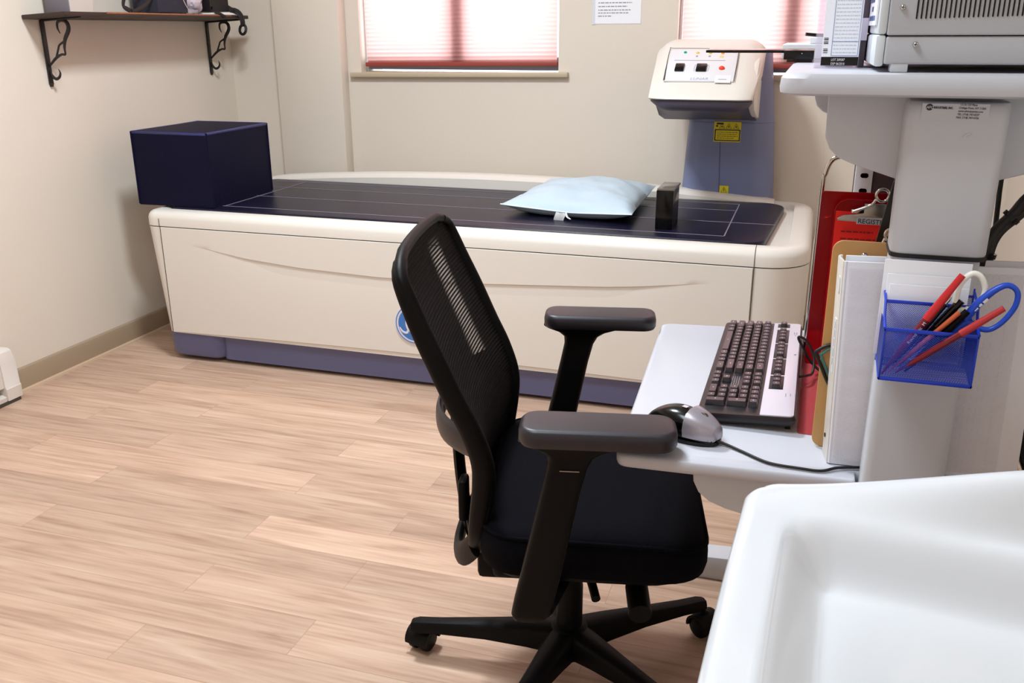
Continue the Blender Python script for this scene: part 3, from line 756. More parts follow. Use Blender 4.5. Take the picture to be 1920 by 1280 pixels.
t = NB(); bmesh.ops.create_icosphere(t, subdivisions=4, radius=1)
for v in t.verts:
    n = 1 + .22 * noise.noise(v.co * 2.2) + .12 * abs(noise.noise(v.co * 6)); q = v.co * n
    v.co = Vector((XL + .115 + q.x * .055, 3.752 + q.y * .068, zb0 + max(.002, .06 + q.z * .07)))
obj('bag_film', t, M_['plasticbag'], g, 20)
g = thing('papers_on_shelf', 'stack of white sheets lying at the far end of the shelf under a black bag', 'paper', (XL + .13, 3.93, zb0 - .006))
b = NB()
zpp = zsh(XL + .195) + .0012
for q in range(4):
    bx(b, XL + .012 + .004 * q, XL + .192 - .003 * q, 3.80 + .02 * q, 4.035 + .006 * (q % 2), zpp + q * .0022, zpp + q * .0022 + .002)
obj('sheet_stack', b, M_['paper'], g)
g = thing('camera_bag', 'small black bag on white sheets at the far end of the shelf', 'bag', (XL + .1, 3.90, zpp + .01))
b = soft_box(XL + .05, XL + .165, 3.84, 3.985, zpp + .0135, zpp + .15, .01, .008); obj('bag_body', b, M_['cable'], g)
b = NB(); tube(b, [(XL + .165, 3.86, zpp + .03), (XL + .192, 3.83, zpp + .012), (XL + .203, 3.86, zpp + .003), (XL + .206, 3.90, zpp - .012)], .006, 8, 6, flat=(1, .3), up=(1, 0, 0)); obj('strap_end', b, M_['cable'], g)
b = NB(); tube(b, [(XL + .13, 3.985, zpp + .05), (XL + .165, 4.0, zpp + .024), (XL + .195, 4.005, zpp + .016), (XL + .210, 4.012, zpp - .004), (XL + .213, 4.018, zpp - .03), (XL + .209, 4.022, zpp - .05)], .017, 10, 8, flat=(1, .45), up=(1, 0, 0)); 
tube(b, [(XL + .208 + .017 * math.cos(q), 4.022 + .006 * math.sin(q), zpp - .066 + .022 * math.sin(q)) for q in [2 * PI * i / 24 for i in range(24)]], .0065, 8, closed=True)
obj('hanging_strap', b, M_['cable'], g)
US = 1.0
# ---------------------------------------------------------------- office chair (local: +x forward, +y to its left, z up)
ch = thing('office_chair', 'black mesh-back office chair with padded armrests pulled up to the keyboard tray', 'chair', (-.361, 1.467, 0), math.radians(12))
def part(name, b, m, parent=ch, ang=40): return obj(name, b, m, parent, ang, local=True)
PR = [(-.148, .368), (-.136, .43), (-.126, .50), (-.126, .55), (-.143, .605), (-.169, .66), (-.196, .72), (-.224, .78), (-.248, .835), (-.265, .874)]
def prof_at(s):
    q = s * (len(PR) - 1); i = min(int(q), len(PR) - 2); t = q - i
    P = [Vector((p[0], 0, p[1])) for p in PR]
    p0 = P[i - 1] if i else P[0] * 2 - P[1]; p3 = P[i + 2] if i + 2 < len(P) else P[-1] * 2 - P[-2]
    return .5 * ((2 * P[i]) + (P[i + 1] - p0) * t + (2 * p0 - 5 * P[i] + 4 * P[i + 1] - p3) * t * t + (3 * P[i] - p0 - 3 * P[i + 1] + p3) * t ** 3)
def half_w(s):
    w = .190 + .028 * math.sin(min(1, s / .75) * PI / 2)
    if s < .12: w -= .03 * (1 - s / .12) ** 2
    return w - .010 * max(0, (s - .7) / .3)
def bk(u, v):
    """u along width -1..1, v up 0..1, superelliptic top corners"""
    s = v; p = prof_at(s); w = half_w(s)
    top = max(0, (s - .88) / .12)
    w *= (1 - .34 * top ** 3.2)
    y = u * w
    dip = -.034 * (1 - abs(u) ** 2.2) * (1 - .9 * s)
    zz = p.z + .004 * (1 - u * u) * top
    return Vector((p.x + dip + .012 * (1 - s) * 0, y, zz))
b = NB(); grid(b, lambda i, j: bk(i * 2 - 1, j), 36, 60); part('back_mesh', b, M_['mesh'], ang=80)
loop = [bk(-1, j / 40) for j in range(41)] + [bk(-1 + i / 14, 1) for i in range(1, 28)] + [bk(1, 1 - j / 40) for j in range(41)] + [bk(1 - i / 14, 0) for i in range(1, 28)]
b = NB(); tube(b, loop, .0095, 12, closed=True, flat=(1, 1.0)); part('back_frame', b, M_['frame'], ang=80)
for sg in (-1, 1):
    b = NB(); tube(b, [bk(sg * 1.0, j / 40) + Vector((-.010 * (1 - (j / 40) ** 3), -sg * .004 * (j / 40) ** 4, 0)) for j in range(1, 40)], [.010, .0145, .016, .0155, .015, .0145, .014, .0125, .0100], 12, flat=(1.2, .85), up=(0, 1, 0))
    part('side_rail', b, M_['frame'], ang=80)
# yoke behind the back: two cross bands and a spine
def band(z, dx, r, f, sag=0):
    pts = []
    for i in range(25):
        u = -1 + i / 12; s = (z - .368) / .502; e = bk(u, max(0, s))
        k = (1 - abs(u) ** 3)
        pts.append(Vector((e.x - .012 - dx * k, e.y, z - sag * k)))
    b = NB(); tube(b, pts, r, 12, flat=f, up=(0, 0, 1)); return b
part('upper_yoke', band(.585, .058, .021, (.35, 1.15), .010), M_['arm'], ang=80)
part('lower_yoke', band(.378, .016, .018, (.5, 1.2), .075), M_['frame'], ang=80)
b = NB(); tube(b, [(-.212, 0, .560), (-.210, 0, .50), (-.204, 0, .41), (-.188, 0, .31), (-.155, 0, .268), (-.09, 0, .262)], .020, 12, 5, flat=(.45, 1.5), up=(0, 1, 0)); part('spine_bar', b, M_['frame'], ang=80)
b = bx(NB(), -.198, -.182, -.085, -.045, .37, .45, .006); part('height_latch', b, M_['frame'])
# seat
def seat_ring(z, sc, dz=0):
    out = []
    for x, y in rrect(-.146 * sc + .04 * (1 - sc), .232 * sc + .04 * (1 - sc), -.245 * sc, .245 * sc, [.09 * sc, .07 * sc, .07 * sc, .09 * sc], 8):
        q = max(0, (x - .08) / .155)
        r = max(0, (-.08 - x) / .1)
        out.append((x, y, z - .030 * q * q * dz + .010 * r * r * dz + .010 * dz * (abs(y) / .25) ** 2))
    return out
b = NB(); loft(b, [seat_ring(z, sc, d) for z, sc, d in ((.362, .93, .3), (.366, .985, .4), (.385, 1.0, .6), (.412, 1.0, .9), (.427, .985, 1), (.434, .95, 1), (.438, .88, 1), (.441, .7, 1), (.442, .4, 1), (.442, .1, 1))])
part('seat_cushion', b, M_['fabric'], ang=60)
b = NB(); tube(b, [Vector(p) + Vector((0, 0, .0)) for p in seat_ring(.4275, .987, 1)], .0035, 6, closed=True); part('seat_welt', b, M_['fabric'], ang=60)
b = NB(); loft(b, [seat_ring(z, sc, 0) for z, sc in ((.325, .62), (.335, .80), (.35, .90), (.363, .94))]); part('seat_pan', b, M_['black'], ang=40)
b = NB(); bx(b, -.14, .12, -.085, .085, .255, .33, .014, 3); bx(b, -.17, -.10, -.06, .06, .24, .30, .01); part('tilt_mechanism', b, M_['black'])
# arms
for sg, nm in ((-1, 'near'), (1, 'far')):
    yc = -.320 if sg < 0 else .256
    dz = .012 if sg < 0 else 0
    xo = .047 if sg < 0 else .044
    b = NB(); rr = []
    for z, d in ((.6375, .010), (.6385, .003), (.644, 0), (.656, 0), (.6618, .0018), (.6648, .005), (.6655, .009)):
        rr.append([(x, y, z + dz) for x, y in rrect(-.113 + xo + d, .109 + xo - d, yc - .041 + d, yc + .041 - d, [.028 - d] * 4, 8)])
    loft(b, rr); pad = part('armrest_pad', b, M_['arm'], ang=50)
    o = []
    # T-shaped upright, leaning back toward its foot
    secs = [(.6385, .006, .080, .026), (.634, .005, .072, .025), (.626, .003, .048, .023), (.616, .001, .034, .021), (.60, -.003, .029, .020), (.56, -.012, .028, .020), (.48, -.028, .029, .020), (.41, -.042, .030, .020), (.37, -.051, .030, .019), (.348, -.056, .029, .018), (.338, -.058, .024, .015), (.334, -.058, .014, .010)]
    b = NB(); loft(b, [[(x, y, z + dz) for x, y in rrect(xo - .040 + cx - hx, xo - .040 + cx + hx, yc - hy, yc + hy, [min(hx, hy) * .6] * 4, 5)] for z, cx, hx, hy in secs])
    part('armrest_post', b, M_['frame'], ang=50)
    b = NB(); tube(b, [(xo - .093, yc, .360), (xo - .085, yc - sg * .06, .342), (xo - .07, yc - sg * .15, .325), (xo - .06, yc - sg * .20, .315)], .022, 10, 5, flat=(1.4, .5), up=(0, 0, 1)); part('armrest_bracket', b, M_['black'], ang=60)
    b = bx(NB(), xo - .054, xo - .026, yc - .0213, yc - .019, .6085, .610) if sg < 0 else None
    if b: part('adjuster_slot', b, M_['steel'])
# column, star base, castors
b = lathe(NB(), [(.025, .08), (.025, .20), (.0232, .205), (.0232, .235)], (0, 0, 0), 'z', 28); cyl = part('gas_column_cover', b, M_['black'])
b = lathe(NB(), [(.013, .23), (.013, .27)], (0, 0, 0), 'z', 20); part('gas_piston', b, M_['steel'])
b = lathe(NB(), [(.016, .035), (.029, .042), (.042, .056), (.045, .08), (.042, .10), (.031, .113)], (0, 0, 0), 'z', 28); part('hub', b, M_['black'], ang=50)
for k in range(5):
    a = math.radians(-113.5 + 72 * k); R = Matrix.Rotation(a, 4, 'Z')
    b = NB(); rings = []
    for r, zt, h, w in ((.02, .110, .050, .031), (.08, .106, .043, .025), (.165, .096, .032, .019), (.26, .084, .024, .0155), (.305, .080, .024, .015), (.319, .076, .018, .012)):
        rings.append([R @ Vector((r, y, z)) for y, z in [(w, zt - h), (w * .98, zt - .010), (w * .7, zt - .002), (0, zt), (-w * .7, zt - .002), (-w * .98, zt - .010), (-w, zt - h), (0, zt - h + .002)]])
    loft(b, rings); lg = part('base_leg', b, M_['black'], ang=45)
    cr = {0: 60, 1: -35, 2: 100, 3: 20, 4: 72}[k]
    cc = R @ Vector((.308, 0, 0)); D = Matrix.Translation(cc) @ Matrix.Rotation(a + math.radians(cr), 4, 'Z') @ Matrix.Translation((-.016, 0, 0))
    cs = NB(); bx(cs, -.006, .006, -.006, .006, .026, .057, .002, 2, D)
    rr = []
    for i in range(13):
        t = math.radians(-10 + 200 * i / 12); x, z = .0265 * math.cos(t), .026 + .0265 * math.sin(t)
        rr.append([D @ Vector((x, -.026, z)), D @ Vector((x, .026, z)), D @ Vector((x * .8, .026, .026 + (z - .026) * .8)), D @ Vector((x * .8, -.026, .026 + (z - .026) * .8))])
    loft(cs, rr); cst = part('castor', cs, M_['black'], ang=50)
    for sy in (-1, 1):
        w = lathe(NB(), [(.008, sy * .0225), (.020, sy * .022), (.024, sy * .019), (.025, sy * .011), (.024, sy * .006), (.01, sy * .005)], (0, 0, .0251), 'y', 24); w.transform(D)
        part('castor_wheel', w, M_['frame'], cst, 50)
# levers under the seat
b = NB(); tube(b, [(.105, -.07, .325), (.112, -.14, .318), (.120, -.20, .310)], .012, 12, 5); lv = part('tension_lever', b, M_['black'], ang=60)
b = NB(); tube(b, [(.117, -.17, .314), (.122, -.232, .303)], .019, 20); part('lever_grip', b, M_['black'], lv, 40)
b = NB(); tube(b, [(.02, -.07, .31), (.04, -.13, .295), (.05, -.17, .285)], .008, 10, 5); part('height_lever', b, M_['black'], ang=60)
ZO = -.13
# ---------------------------------------------------------------- sit-stand workstation
ws = thing('sit_stand_workstation', 'pale grey two-level workstation with lifting columns and white keyboard tray, at right', 'desk', (.15, 1.6, 0))
DT = 1.2843
b = NB()
rr = []
for z, d in ((1.2595, .006), (1.262, .001), (1.268, 0), (1.278, .001), (1.283, .005), (DT, .010)):
    rr.append([(x, y, z) for x, y in rrect(-.042 + d, .62 - d, 1.096 + d, 1.99 - d, .03, 6)])
loft(b, rr); obj('worktop', b, M_['desk'], ws)
def wing(y0, y1, k=1.0, x0=.013):
    """gusset arm under the worktop with swept lower edges"""
    L = [(x0, 1.2592), (x0 + .001, 1.206), (x0 + .007, 1.192), (x0 + .018, 1.182), (x0 + .036, 1.1745), (.106, 1.157)]
    Rr = [(.30 - (x - .0), z) for x, z in reversed(L)]
    return prism(NB(), L + Rr, 'y', y0, y1, .003)
obj('support_arm', wing(1.19, 1.225), M_['colgrey'], ws); obj('support_arm', wing(1.875, 1.91, 1, -.006), M_['colgrey'], ws)
# near column: outer sleeve over inner post
b = NB(); loft(b, [[(x, y, z) for x, y in rrect(x0, x1, yf, 1.19, [.004, .004, .013, .013], 6)] for z, x0, x1, yf in ((1.080, .0995, .2015, 1.140), (1.083, .0985, .2025, 1.139), (1.235, .0975, .2035, 1.136), (1.248, .0985, .2035, 1.137), (1.2525, .102, .2035, 1.141))])
sl = obj('column_sleeve', b, M_['colgrey'], ws, 50)
b = NB(); loft(b, [[(x, y, z) for x, y in rrect(.1010, .1985, 1.147, 1.20, [.004, .004, .012, .012], 6)] for z in (.15, .6, 1.0815)]); obj('column_post', b, M_['colgrey'], ws, 50)
b = NB(); loft(b, [[(x, y, z) for x, y in rrect(.0985 - .0, .2025, 1.1385, 1.21, [.004, .004, .013, .013], 6)] for z in (1.0755, 1.0805)]); obj('rubber_band', b, M_['cable'], ws, 50)
# far column with slotted face
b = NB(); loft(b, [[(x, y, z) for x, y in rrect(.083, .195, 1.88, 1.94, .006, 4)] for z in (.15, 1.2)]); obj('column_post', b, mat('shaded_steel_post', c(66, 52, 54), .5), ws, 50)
b = NB(); bx(b, .083, .1145, 1.872, 1.8798, .15, 1.22, .0015); pst = obj('slotted_strip', b, M_['white'], ws)
for kx in range(12):
    b = NB(); zz = 1.0945 - kx * .029; prism(b, [(x, z) for x, z in rrect(.0925, .107, zz - .0045, zz + .0045, .0044, 5)], 'y', 1.8712, 1.8725); obj('slot', b, M_['gloss'], pst)
# feet
for y in (1.17, 1.905):
    b = NB(); prism(b, [(-.30, .13), (.44, .13), (.44, .17), (.22, .20), (.08, .20), (-.30, .178)], 'y', y - .03, y + .03, .004); obj('foot', b, M_['colgrey'], ws)
b = bx(NB(), .12, .18, 1.2, 1.88, .40, .50, .004); obj('cross_beam', b, M_['colgrey'], ws)
# keyboard tray
TT = .765
tp = [(-.224, 1.158), (.094, 1.170), (.0965, 1.205), (.24, 1.215), (.24, 1.90), (.01, 1.835), (-.242, 1.787), (-.255, 1.774)]
def trayring(z, d):
    cx, cy = 0, 1.48
    return [(cx + (x - cx) * (1 - d / .24), cy + (y - cy) * (1 - d / .33), z) for x, y in TP]
TP = []
def corner(p0, p1, p2, r, n=5):
    p0, p1, p2 = Vector(p0), Vector(p1), Vector(p2); a = (p0 - p1).normalized(); c_ = (p2 - p1).normalized()
    for i in range(n + 1):
        t = i / n; q = p1 + a * r * (1 - t) ** 2 + c_ * r * t ** 2; TP.append((q.x, q.y))
poly = [(-.2235, 1.158), (.0965, 1.172), (.0965, 1.2012), (.31, 1.206), (.31, 1.862), (-.2575, 1.788)]
for i in range(len(poly)): corner(poly[i - 1], poly[i], poly[(i + 1) % len(poly)], .018 if i in (0, 5) else .006)
b = NB(); loft(b, [trayring(z, d) for z, d in ((.7435, .007), (.746, .002), (.752, 0), (.759, 0), (.763, .0015), (TT, .005))]); tr = obj('keyboard_tray', b, M_['tray'], ws, 50)
b = prism(NB(), [(-.118, .7434), (-.116, .722), (-.108, .706), (-.093, .694), (-.07, .686), (-.045, .681), (.10, .655), (.20, .655), (.20, .7434)], 'y', 1.19, 1.225, .003); obj('tray_arm', b, M_['colgrey'], ws)
b = prism(NB(), [(-.118, .7434), (-.116, .722), (-.093, .694), (-.045, .681), (.10, .655), (.20, .655), (.20, .7434)], 'y', 1.80, 1.83, .003); obj('tray_arm', b, M_['colgrey'], ws)
b = bx(NB(), .12, .18, 1.22, 1.88, .66, .735, .004); obj('tray_beam', b, M_['colgrey'], ws)
# maker's sticker on the sleeve
st = obj('maker_sticker', bx(NB(), .112, .180, 1.1352, 1.1385, 1.2335, 1.2515), M_['colgrey'], ws)
ys = 1.1348
b = lathe(NB(), [(.0001, ys), (.0036, ys), (.0036, ys + .001)], (.1195, 0, 1.2475), 'y', 24); obj('round_logo', b, M_['ink'], st)
b = NB()
for t in (text_bm('AFC', .0036, (.1163, ys - .0002, 1.2462), (1, 0, -.02), (0, 0, 1), shear=.1, bold=.0001, depth=.0001),): merge(b, t)
obj('logo_letters', b, M_['colgrey'], st)
b = text_bm('INDUSTRIES, INC.', .0031, (.1237, ys, 1.2462), (1, 0, -.02), (0, 0, 1), bold=.00013, depth=.0001, sx=.82); obj('lettering', b, M_['ink'], st)
for i, (t, x) in enumerate((('13-16 133 Place', .1500), ('College Point, NY 11356', .1492), ('www.afcindustries.com', .1487), ('TEL: (718) 747-0237', .1482), ('FAX: (718) 747-0726', .1474))):
    b = text_bm(t, .0031, (x, ys, 1.2498 - i * .00345), (1, 0, -.02), (0, 0, 1), shear=.2, bold=.00002, depth=.0001, sx=.86); obj('lettering', b, M_['ink'], st)
b = NB()
for k in range(5): tube(b, [(.158 + k * .0014, 1.1352, 1.2155 + .0006 * (k % 2)), (.160 + k * .0014, 1.1352, 1.2185 + .0008 * (k % 3)), (.1625 + k * .001, 1.1352, 1.219)], .0003, 5, 3)
obj('scuff_mark', b, M_['white'], ws)

# ---------------------------------------------------------------- keyboard (long side along y, front toward -x)
kb = thing('keyboard', 'black and silver wired keyboard lying on the white tray', 'keyboard', (-.055, 1.54, TT))
KX0, KX1, KY0, KY1 = -.1285, .0165, 1.298, 1.772
KT = math.radians(-3.2)     # rear edge props up a little
TK = Matrix.Translation((KX0, 0, TT)) @ Matrix.Rotation(KT, 4, 'Y') @ Matrix.Translation((-KX0, 0, -TT))
def kob(name, b, m, p=kb, ang=35): b.transform(TK); return obj(name, b, m, p, ang)
b = NB(); loft(b, [[(x, y, z) for x, y in rrect(KX0 + d, KX1 - d, KY0 + d, KY1 - d, .010, 5)] for z, d in ((TT + .002, .006), (TT + .007, .001), (TT + .013, 0), (TT + .018, .002))]); kob('keyboard_case', b, M_['kbd'])
KZ = TT + .0182
for xx in (KX0 + .01, KX1 - .012):
    for yy in (KY0 + .03, KY1 - .03):
        b = bx(NB(), xx - .004, xx + .004, yy - .012, yy + .012, TT - (.0 if xx < -.1 else .007), TT + .004); kob('rubber_foot', b, M_['gloss'])
b = prism(NB(), rrect(-.0355, KX1 - .0035, KY0 + .0035, KY1 - .0035, [.007, .002, .002, .007], 4), 'z', KZ - .002, KZ + .0018, .0005); kob('silver_panel', b, M_['silver'])
def keymesh(w, d, h=.0085):
    """key cap, w along y, d along x"""
    b = NB(); rr = []
    for z, e in ((0, 0), (h * .85, .0015), (h, .0022)):
        rr.append([(x, y, z) for x, y in rrect(-d / 2 + e, d / 2 - e, -w / 2 + e, w / 2 - e, .0012, 2)])
    loft(b, rr); b.transform(Matrix.Rotation(KT, 4, 'Y')); return b
KC = {}
legend = M_['legend']
U = .0188; UX = .0162
nkeys = 0
def key(x, y, w=1, d=1, ux=UX, h=.0085):
    global nkeys
    sig = (w, d, round(ux, 4), h)
    P = TK @ Vector((x, y, KZ))
    if sig not in KC:
        b = keymesh(w * U - .0022, d * ux - .0022, h)
        b.transform(Matrix.Translation(P))
        o = obj('key', b, M_['key'], kb)
        g = lines_bm([(-.0024, .0024, -.0008)], (0, 0, h + .0002), (0, -1, 0), (1, 0, 0), .0016, .00015, seed=len(KC)); g.transform(Matrix.Rotation(KT, 4, 'Y')); g.transform(Matrix.Translation(P)); 
        q = obj('key_legend', g, legend, kb); q.parent = o
        KC[sig] = (o, q, P)
    else:
        o0, q0, P0 = KC[sig]
        o = o0.copy(); COL.objects.link(o); o.location = P - P0; o.parent = kb
        q = q0.copy(); COL.objects.link(q); q.parent = o
    nkeys += 1
# typing block: left end of keyboard is far (+y); rows from front (-x) to back (+x)
YL = KY1 - .012
xr = [KX0 + .0165 + UX * i for i in range(5)]
def row(x, y0, ws_):
    y = y0
    for w in ws_:
        if w > 0: key(x, y - w * U / 2, w)
        y -= abs(w) * U
row(xr[0], YL, [1.5, 1, 1.25, 6, 1.25, 1, 1, 2]); 
row(xr[1], YL, [2.25] + [1] * 10 + [2.75])
row(xr[2], YL, [1.75] + [1] * 11 + [2.25])
row(xr[3], YL, [1.5] + [1] * 12 + [1.5])
row(xr[4], YL, [1] * 13 + [2])
yn = YL - 15 * U - .010
for w in (0, 1, 2): key(xr[0], yn - (w + .5) * U)
key(xr[1], yn - 1.5 * U)
for r_ in (3, 4):
    for w in (0, 1, 2): key(xr[r_], yn - (w + .5) * U)
ym = yn - 3 * U - .007
key(xr[0], ym - 1 * U, 2); key(xr[0], ym - 2.5 * U)
for r_ in (1, 2, 3):
    for w in (0, 1, 2): key(xr[r_], ym - (w + .5) * U)
for w in (0, 1, 2, 3): key(xr[4], ym - (w + .5) * U)
key(xr[0] + UX / 2, ym - 3.5 * U, 1, 2); key(xr[2] + UX / 2, ym - 3.5 * U, 1, 2)
xf = -.0175
yf = YL
key(xf, yf - .5 * U, 1, 1)
gps = [(2, 4), (6.5, 4), (11, 4)]
for g0, n_ in gps:
    for w in range(n_ if nkeys < 200 else 0): key(xf, yf - (g0 + w + .5) * U, 1, 1)
for w in range(3): key(xf, yn - (w + .5) * U, 1, 1)
# key wells in the silver panel
b = NB()
for (a, e) in ((yf + .002, yf - U - .002),) + tuple((yf - g0 * U + .003, yf - (g0 + 4) * U - .003) for g0, _ in gps) + ((yn + .003, yn - 3 * U - .003),): bx(b, xf - .0112, xf + .0112, e, a, KZ, KZ + .0022, .0008)
kob('key_well', b, M_['kbd'])
b = lines_bm([(0, .014, 0), (0, .011, .007), (0, .013, .014)], (-.002, ym - .012, KZ + .002), (0, -1, 0), (1, 0, 0), .0012, seed=8); kob('indicator_print', b, M_['inkgrey'])
b = text_bm('hp', .006, (.006, 1.585, KZ + .002), (0, -1, 0), (1, 0, 0)); kob('lettering', b, M_['inkgrey'])
b = lines_bm([(0, .012, 0), (0, .012, .004), (.016, .02, .002)], (.002, 1.71, KZ + .002), (0, -1, 0), (1, 0, 0), .0016, seed=9); kob('panel_print', b, M_['inkgrey'])
b = lines_bm([(0, .05, .0), (0, .05, .0035), (0, .05, .007), (0, .05, .0105)], (xr[2] - .008, yn - .006, KZ + .0004), (0, -1, 0), (1, 0, 0), .0008, seed=3); kob('case_print', b, M_['inkgrey'])
b = NB(); tube(b, [(.0150, 1.50, TT + .018), (.028, 1.515, TT + .016), (.037, 1.545, TT + .012), (.036, 1.566, TT + .035), (.022, 1.572, TT + .058), (.009, 1.573, TT + .064), (.013, 1.574, TT + .052), (.034, 1.573, TT + .020), (.06, 1.56, TT + .004), (.09, 1.55, TT + .0035)], .0022, 8, 7); obj('keyboard_cord', b, M_['cable'], kb, 60)

# ---------------------------------------------------------------- mouse
ms = thing('computer_mouse', 'black and silver wired mouse on the tray beside the near armrest', 'mouse', (-.142, 1.254, TT))
Mm = Matrix.Translation((-.142, 1.254, TT)) @ Matrix.Rotation(math.radians(-26), 4, 'Z')
def mouse_ring(x, s=1, z0=.004):
    t = (x + .058) / .116
    w = .0305 * (math.sin(PI * min(1, max(.0, .06 + .88 * t))) ** .45) * (1 - .10 * t)
    h = .040 * (math.sin(PI * min(1, max(0, .07 + .80 * t ** .85))) ** .75)
    return [(x, w * s * cx, z0 + (h * s + .0) * cz) for cx, cz in [(-.94, 0), (-1, .3), (-.93, .6), (-.72, .85), (-.38, .97), (0, 1), (.38, .97), (.72, .85), (.93, .6), (1, .3), (.94, 0)]]
def mouse_body(xa, xb, s, n=22):
    b = NB(); loft(b, [mouse_ring(xa + (xb - xa) * i / n, s) for i in range(n + 1)]); b.transform(Mm); return b
obj('mouse_shell', mouse_body(-.058, .0575, .985), M_['gloss'], ms, 60)
b = NB(); rg = []
for i in range(19):
    rg.append(mouse_ring(.016 + (.0592 - .016) * i / 18, 1.03, .009))
loft(b, rg); b.transform(Mm); obj('button_cover', b, M_['mousesilver'], ms, 60)
b = lathe(NB(), [(.006, -.0032), (.0085, -.002), (.0088, 0), (.0085, .002), (.006, .0032)], (.033, 0, .0352), 'y', 20); b.transform(Mm); obj('scroll_wheel', b, M_['steel'], ms, 50)
b = NB(); tube(b, [(.020, 0, .0440), (.033, 0, .0400), (.047, 0, .0330)], [.002, .0042, .002], 10, 4, flat=(1, .3)); b.transform(Mm); obj('wheel_slot', b, M_['black'], ms, 60)
b = bx(NB(), -.002, .006, -.003, .004, .0438, .0446); b.transform(Mm); obj('logo_print', b, M_['silver'], ms)
b = NB(); rr = [[(x, y, z) for x, y in [(.06 * math.cos(a) * 1.0, .031 * math.sin(a)) for a in [2 * PI * i / 28 for i in range(28)]]] for z in (.0005, .006)]
loft(b, rr); b.transform(Mm); obj('mouse_base', b, M_['gloss'], ms)
b = NB(); e = Mm @ Vector((.055, 0, .006))
tube(b, [tuple(e), (-.075, 1.226, TT + .004), (-.054, 1.213, TT + .003), (-.016, 1.187, TT + .003), (.026, 1.182, TT + .003), (.053, 1.183, TT + .003), (.074, 1.197, TT + .004), (.105, 1.2075, TT + .004), (.14, 1.215, TT + .004)], .0021, 8, 7); obj('mouse_cord', b, M_['cable'], ms, 60)

# ---------------------------------------------------------------- binder, clipboards
bd = thing('white_binder', 'white ring binder standing on the tray against the near column', 'binder', (.085, 1.235, TT))
lean = Matrix.Translation((0, 1.214, TT)) @ Matrix.Rotation(math.radians(.4), 4, 'X') @ Matrix.Translation((0, -1.214, -TT))
lean2 = Matrix.Translation((.06, 0, TT)) @ Matrix.Rotation(math.radians(-1.6), 4, 'Y') @ Matrix.Translation((-.06, 0, -TT))
LM = lean2 @ lean
H = .285
b = bx(NB(), .0635, .292, 1.213, 1.2165, TT + .001, TT + H, .0012, 2, LM); obj('front_cover', b, M_['paper'], bd)
b = bx(NB(), .0635, .292, 1.2465, 1.25, TT + .001, TT + H, .0012, 2, LM); obj('back_cover', b, M_['paper'], bd)
LM0 = LM; LM = LM0 @ Matrix(((1, -.17, 0, .17 * 1.2145 + .001), (0, 1, 0, 0), (0, 0, 1, 0), (0, 0, 0, 1)))   # the spine slants back to the left
b = bx(NB(), .0585, .0615, 1.2145, 1.2485, TT + .001, TT + H, .0012, 2, LM); sp = obj('spine', b, mat('binder_white_vinyl', c(222, 214, 204), .4), bd)
for yy in (1.2145, 1.2485):
    b = NB(); tube(b, [LM @ Vector((.0622, yy, TT + .002)), LM @ Vector((.0622, yy, TT + H))], .0022, 8); obj('hinge', b, M_['paper'], bd)
b = bx(NB(), .064, .283, 1.219, 1.245, TT + .004, TT + H - .008, .001, 2, LM0); obj('page_block', b, M_['paper'], bd)
# wavy clear sleeve on the cover
b = NB(); grid(b, lambda u, v: LM0 @ Vector((.067 + .20 * u, 1.2118 - .0011 * math.sin(v * 62 + 2.5 * math.sin(u * 7)) * max(0, 1 - abs(u - .09) / .085) - .0003, TT + .008 + (H - .016) * v)), 60, 150)
bmesh.ops.solidify(b, geom=b.faces[:], thickness=.0004); obj('clear_sleeve', b, M_['sleeve'], bd, 60)
b = NB()
prism(b, [(y, z) for y, z in rrect(1.222, 1.230, TT + H - .045, TT + H - .022, .0039, 5)], 'x', .0574, .0586, 0, 2, LM); obj('finger_hole', b, M_['white'], bd)
b = bx(NB(), .0576, .0586, 1.2215, 1.2315, TT + .13, TT + .205, 0, 2, LM); slb = obj('spine_label', b, M_['white'], bd)
b = lines_bm([(0, .06, 0)], (.0574, 1.2255, 0), (0, 0, -1), (0, 1, 0), .003, .0001, 5); b.transform(Matrix.Translation((0, 0, TT + .20))); b.transform(LM); obj('spine_print', b, M_['inkgrey'], bd)
b = lathe(NB(), [(.0001, .0573), (.003, .0573), (.003, .0586)], (0, 1.2365, TT + .033), 'x', 16); b.transform(LM); obj('rivet', b, M_['gloss'], bd)

def clipboard(name, label, x0, x1, z1, y, leanx, m, th=.003, rad=.012, clip=True, cz=None, grp=None, r=.003):
    t = thing(name, label, 'clipboard', ((x0 + x1) / 2, y, TT), 0, grp)
    LMc = Matrix.Translation((0, y, TT)) @ Matrix.Rotation(math.radians(leanx), 4, 'X') @ Matrix.Translation((0, -y, -TT))
    b = prism(NB(), [(x, z) for x, z in rrect(x0, x1, TT + .0005, z1, rad, 6)], 'y', y, y + th, .0006, 1, LMc); obj('board', b, m, t)
    return t, LMc
t, Lc = clipboard('hardboard_clipboard', 'brown hardboard clipboard standing behind the white binder', .0385, .19, 1.066, 1.268, 1.0, M_['hard'], .003, .014)
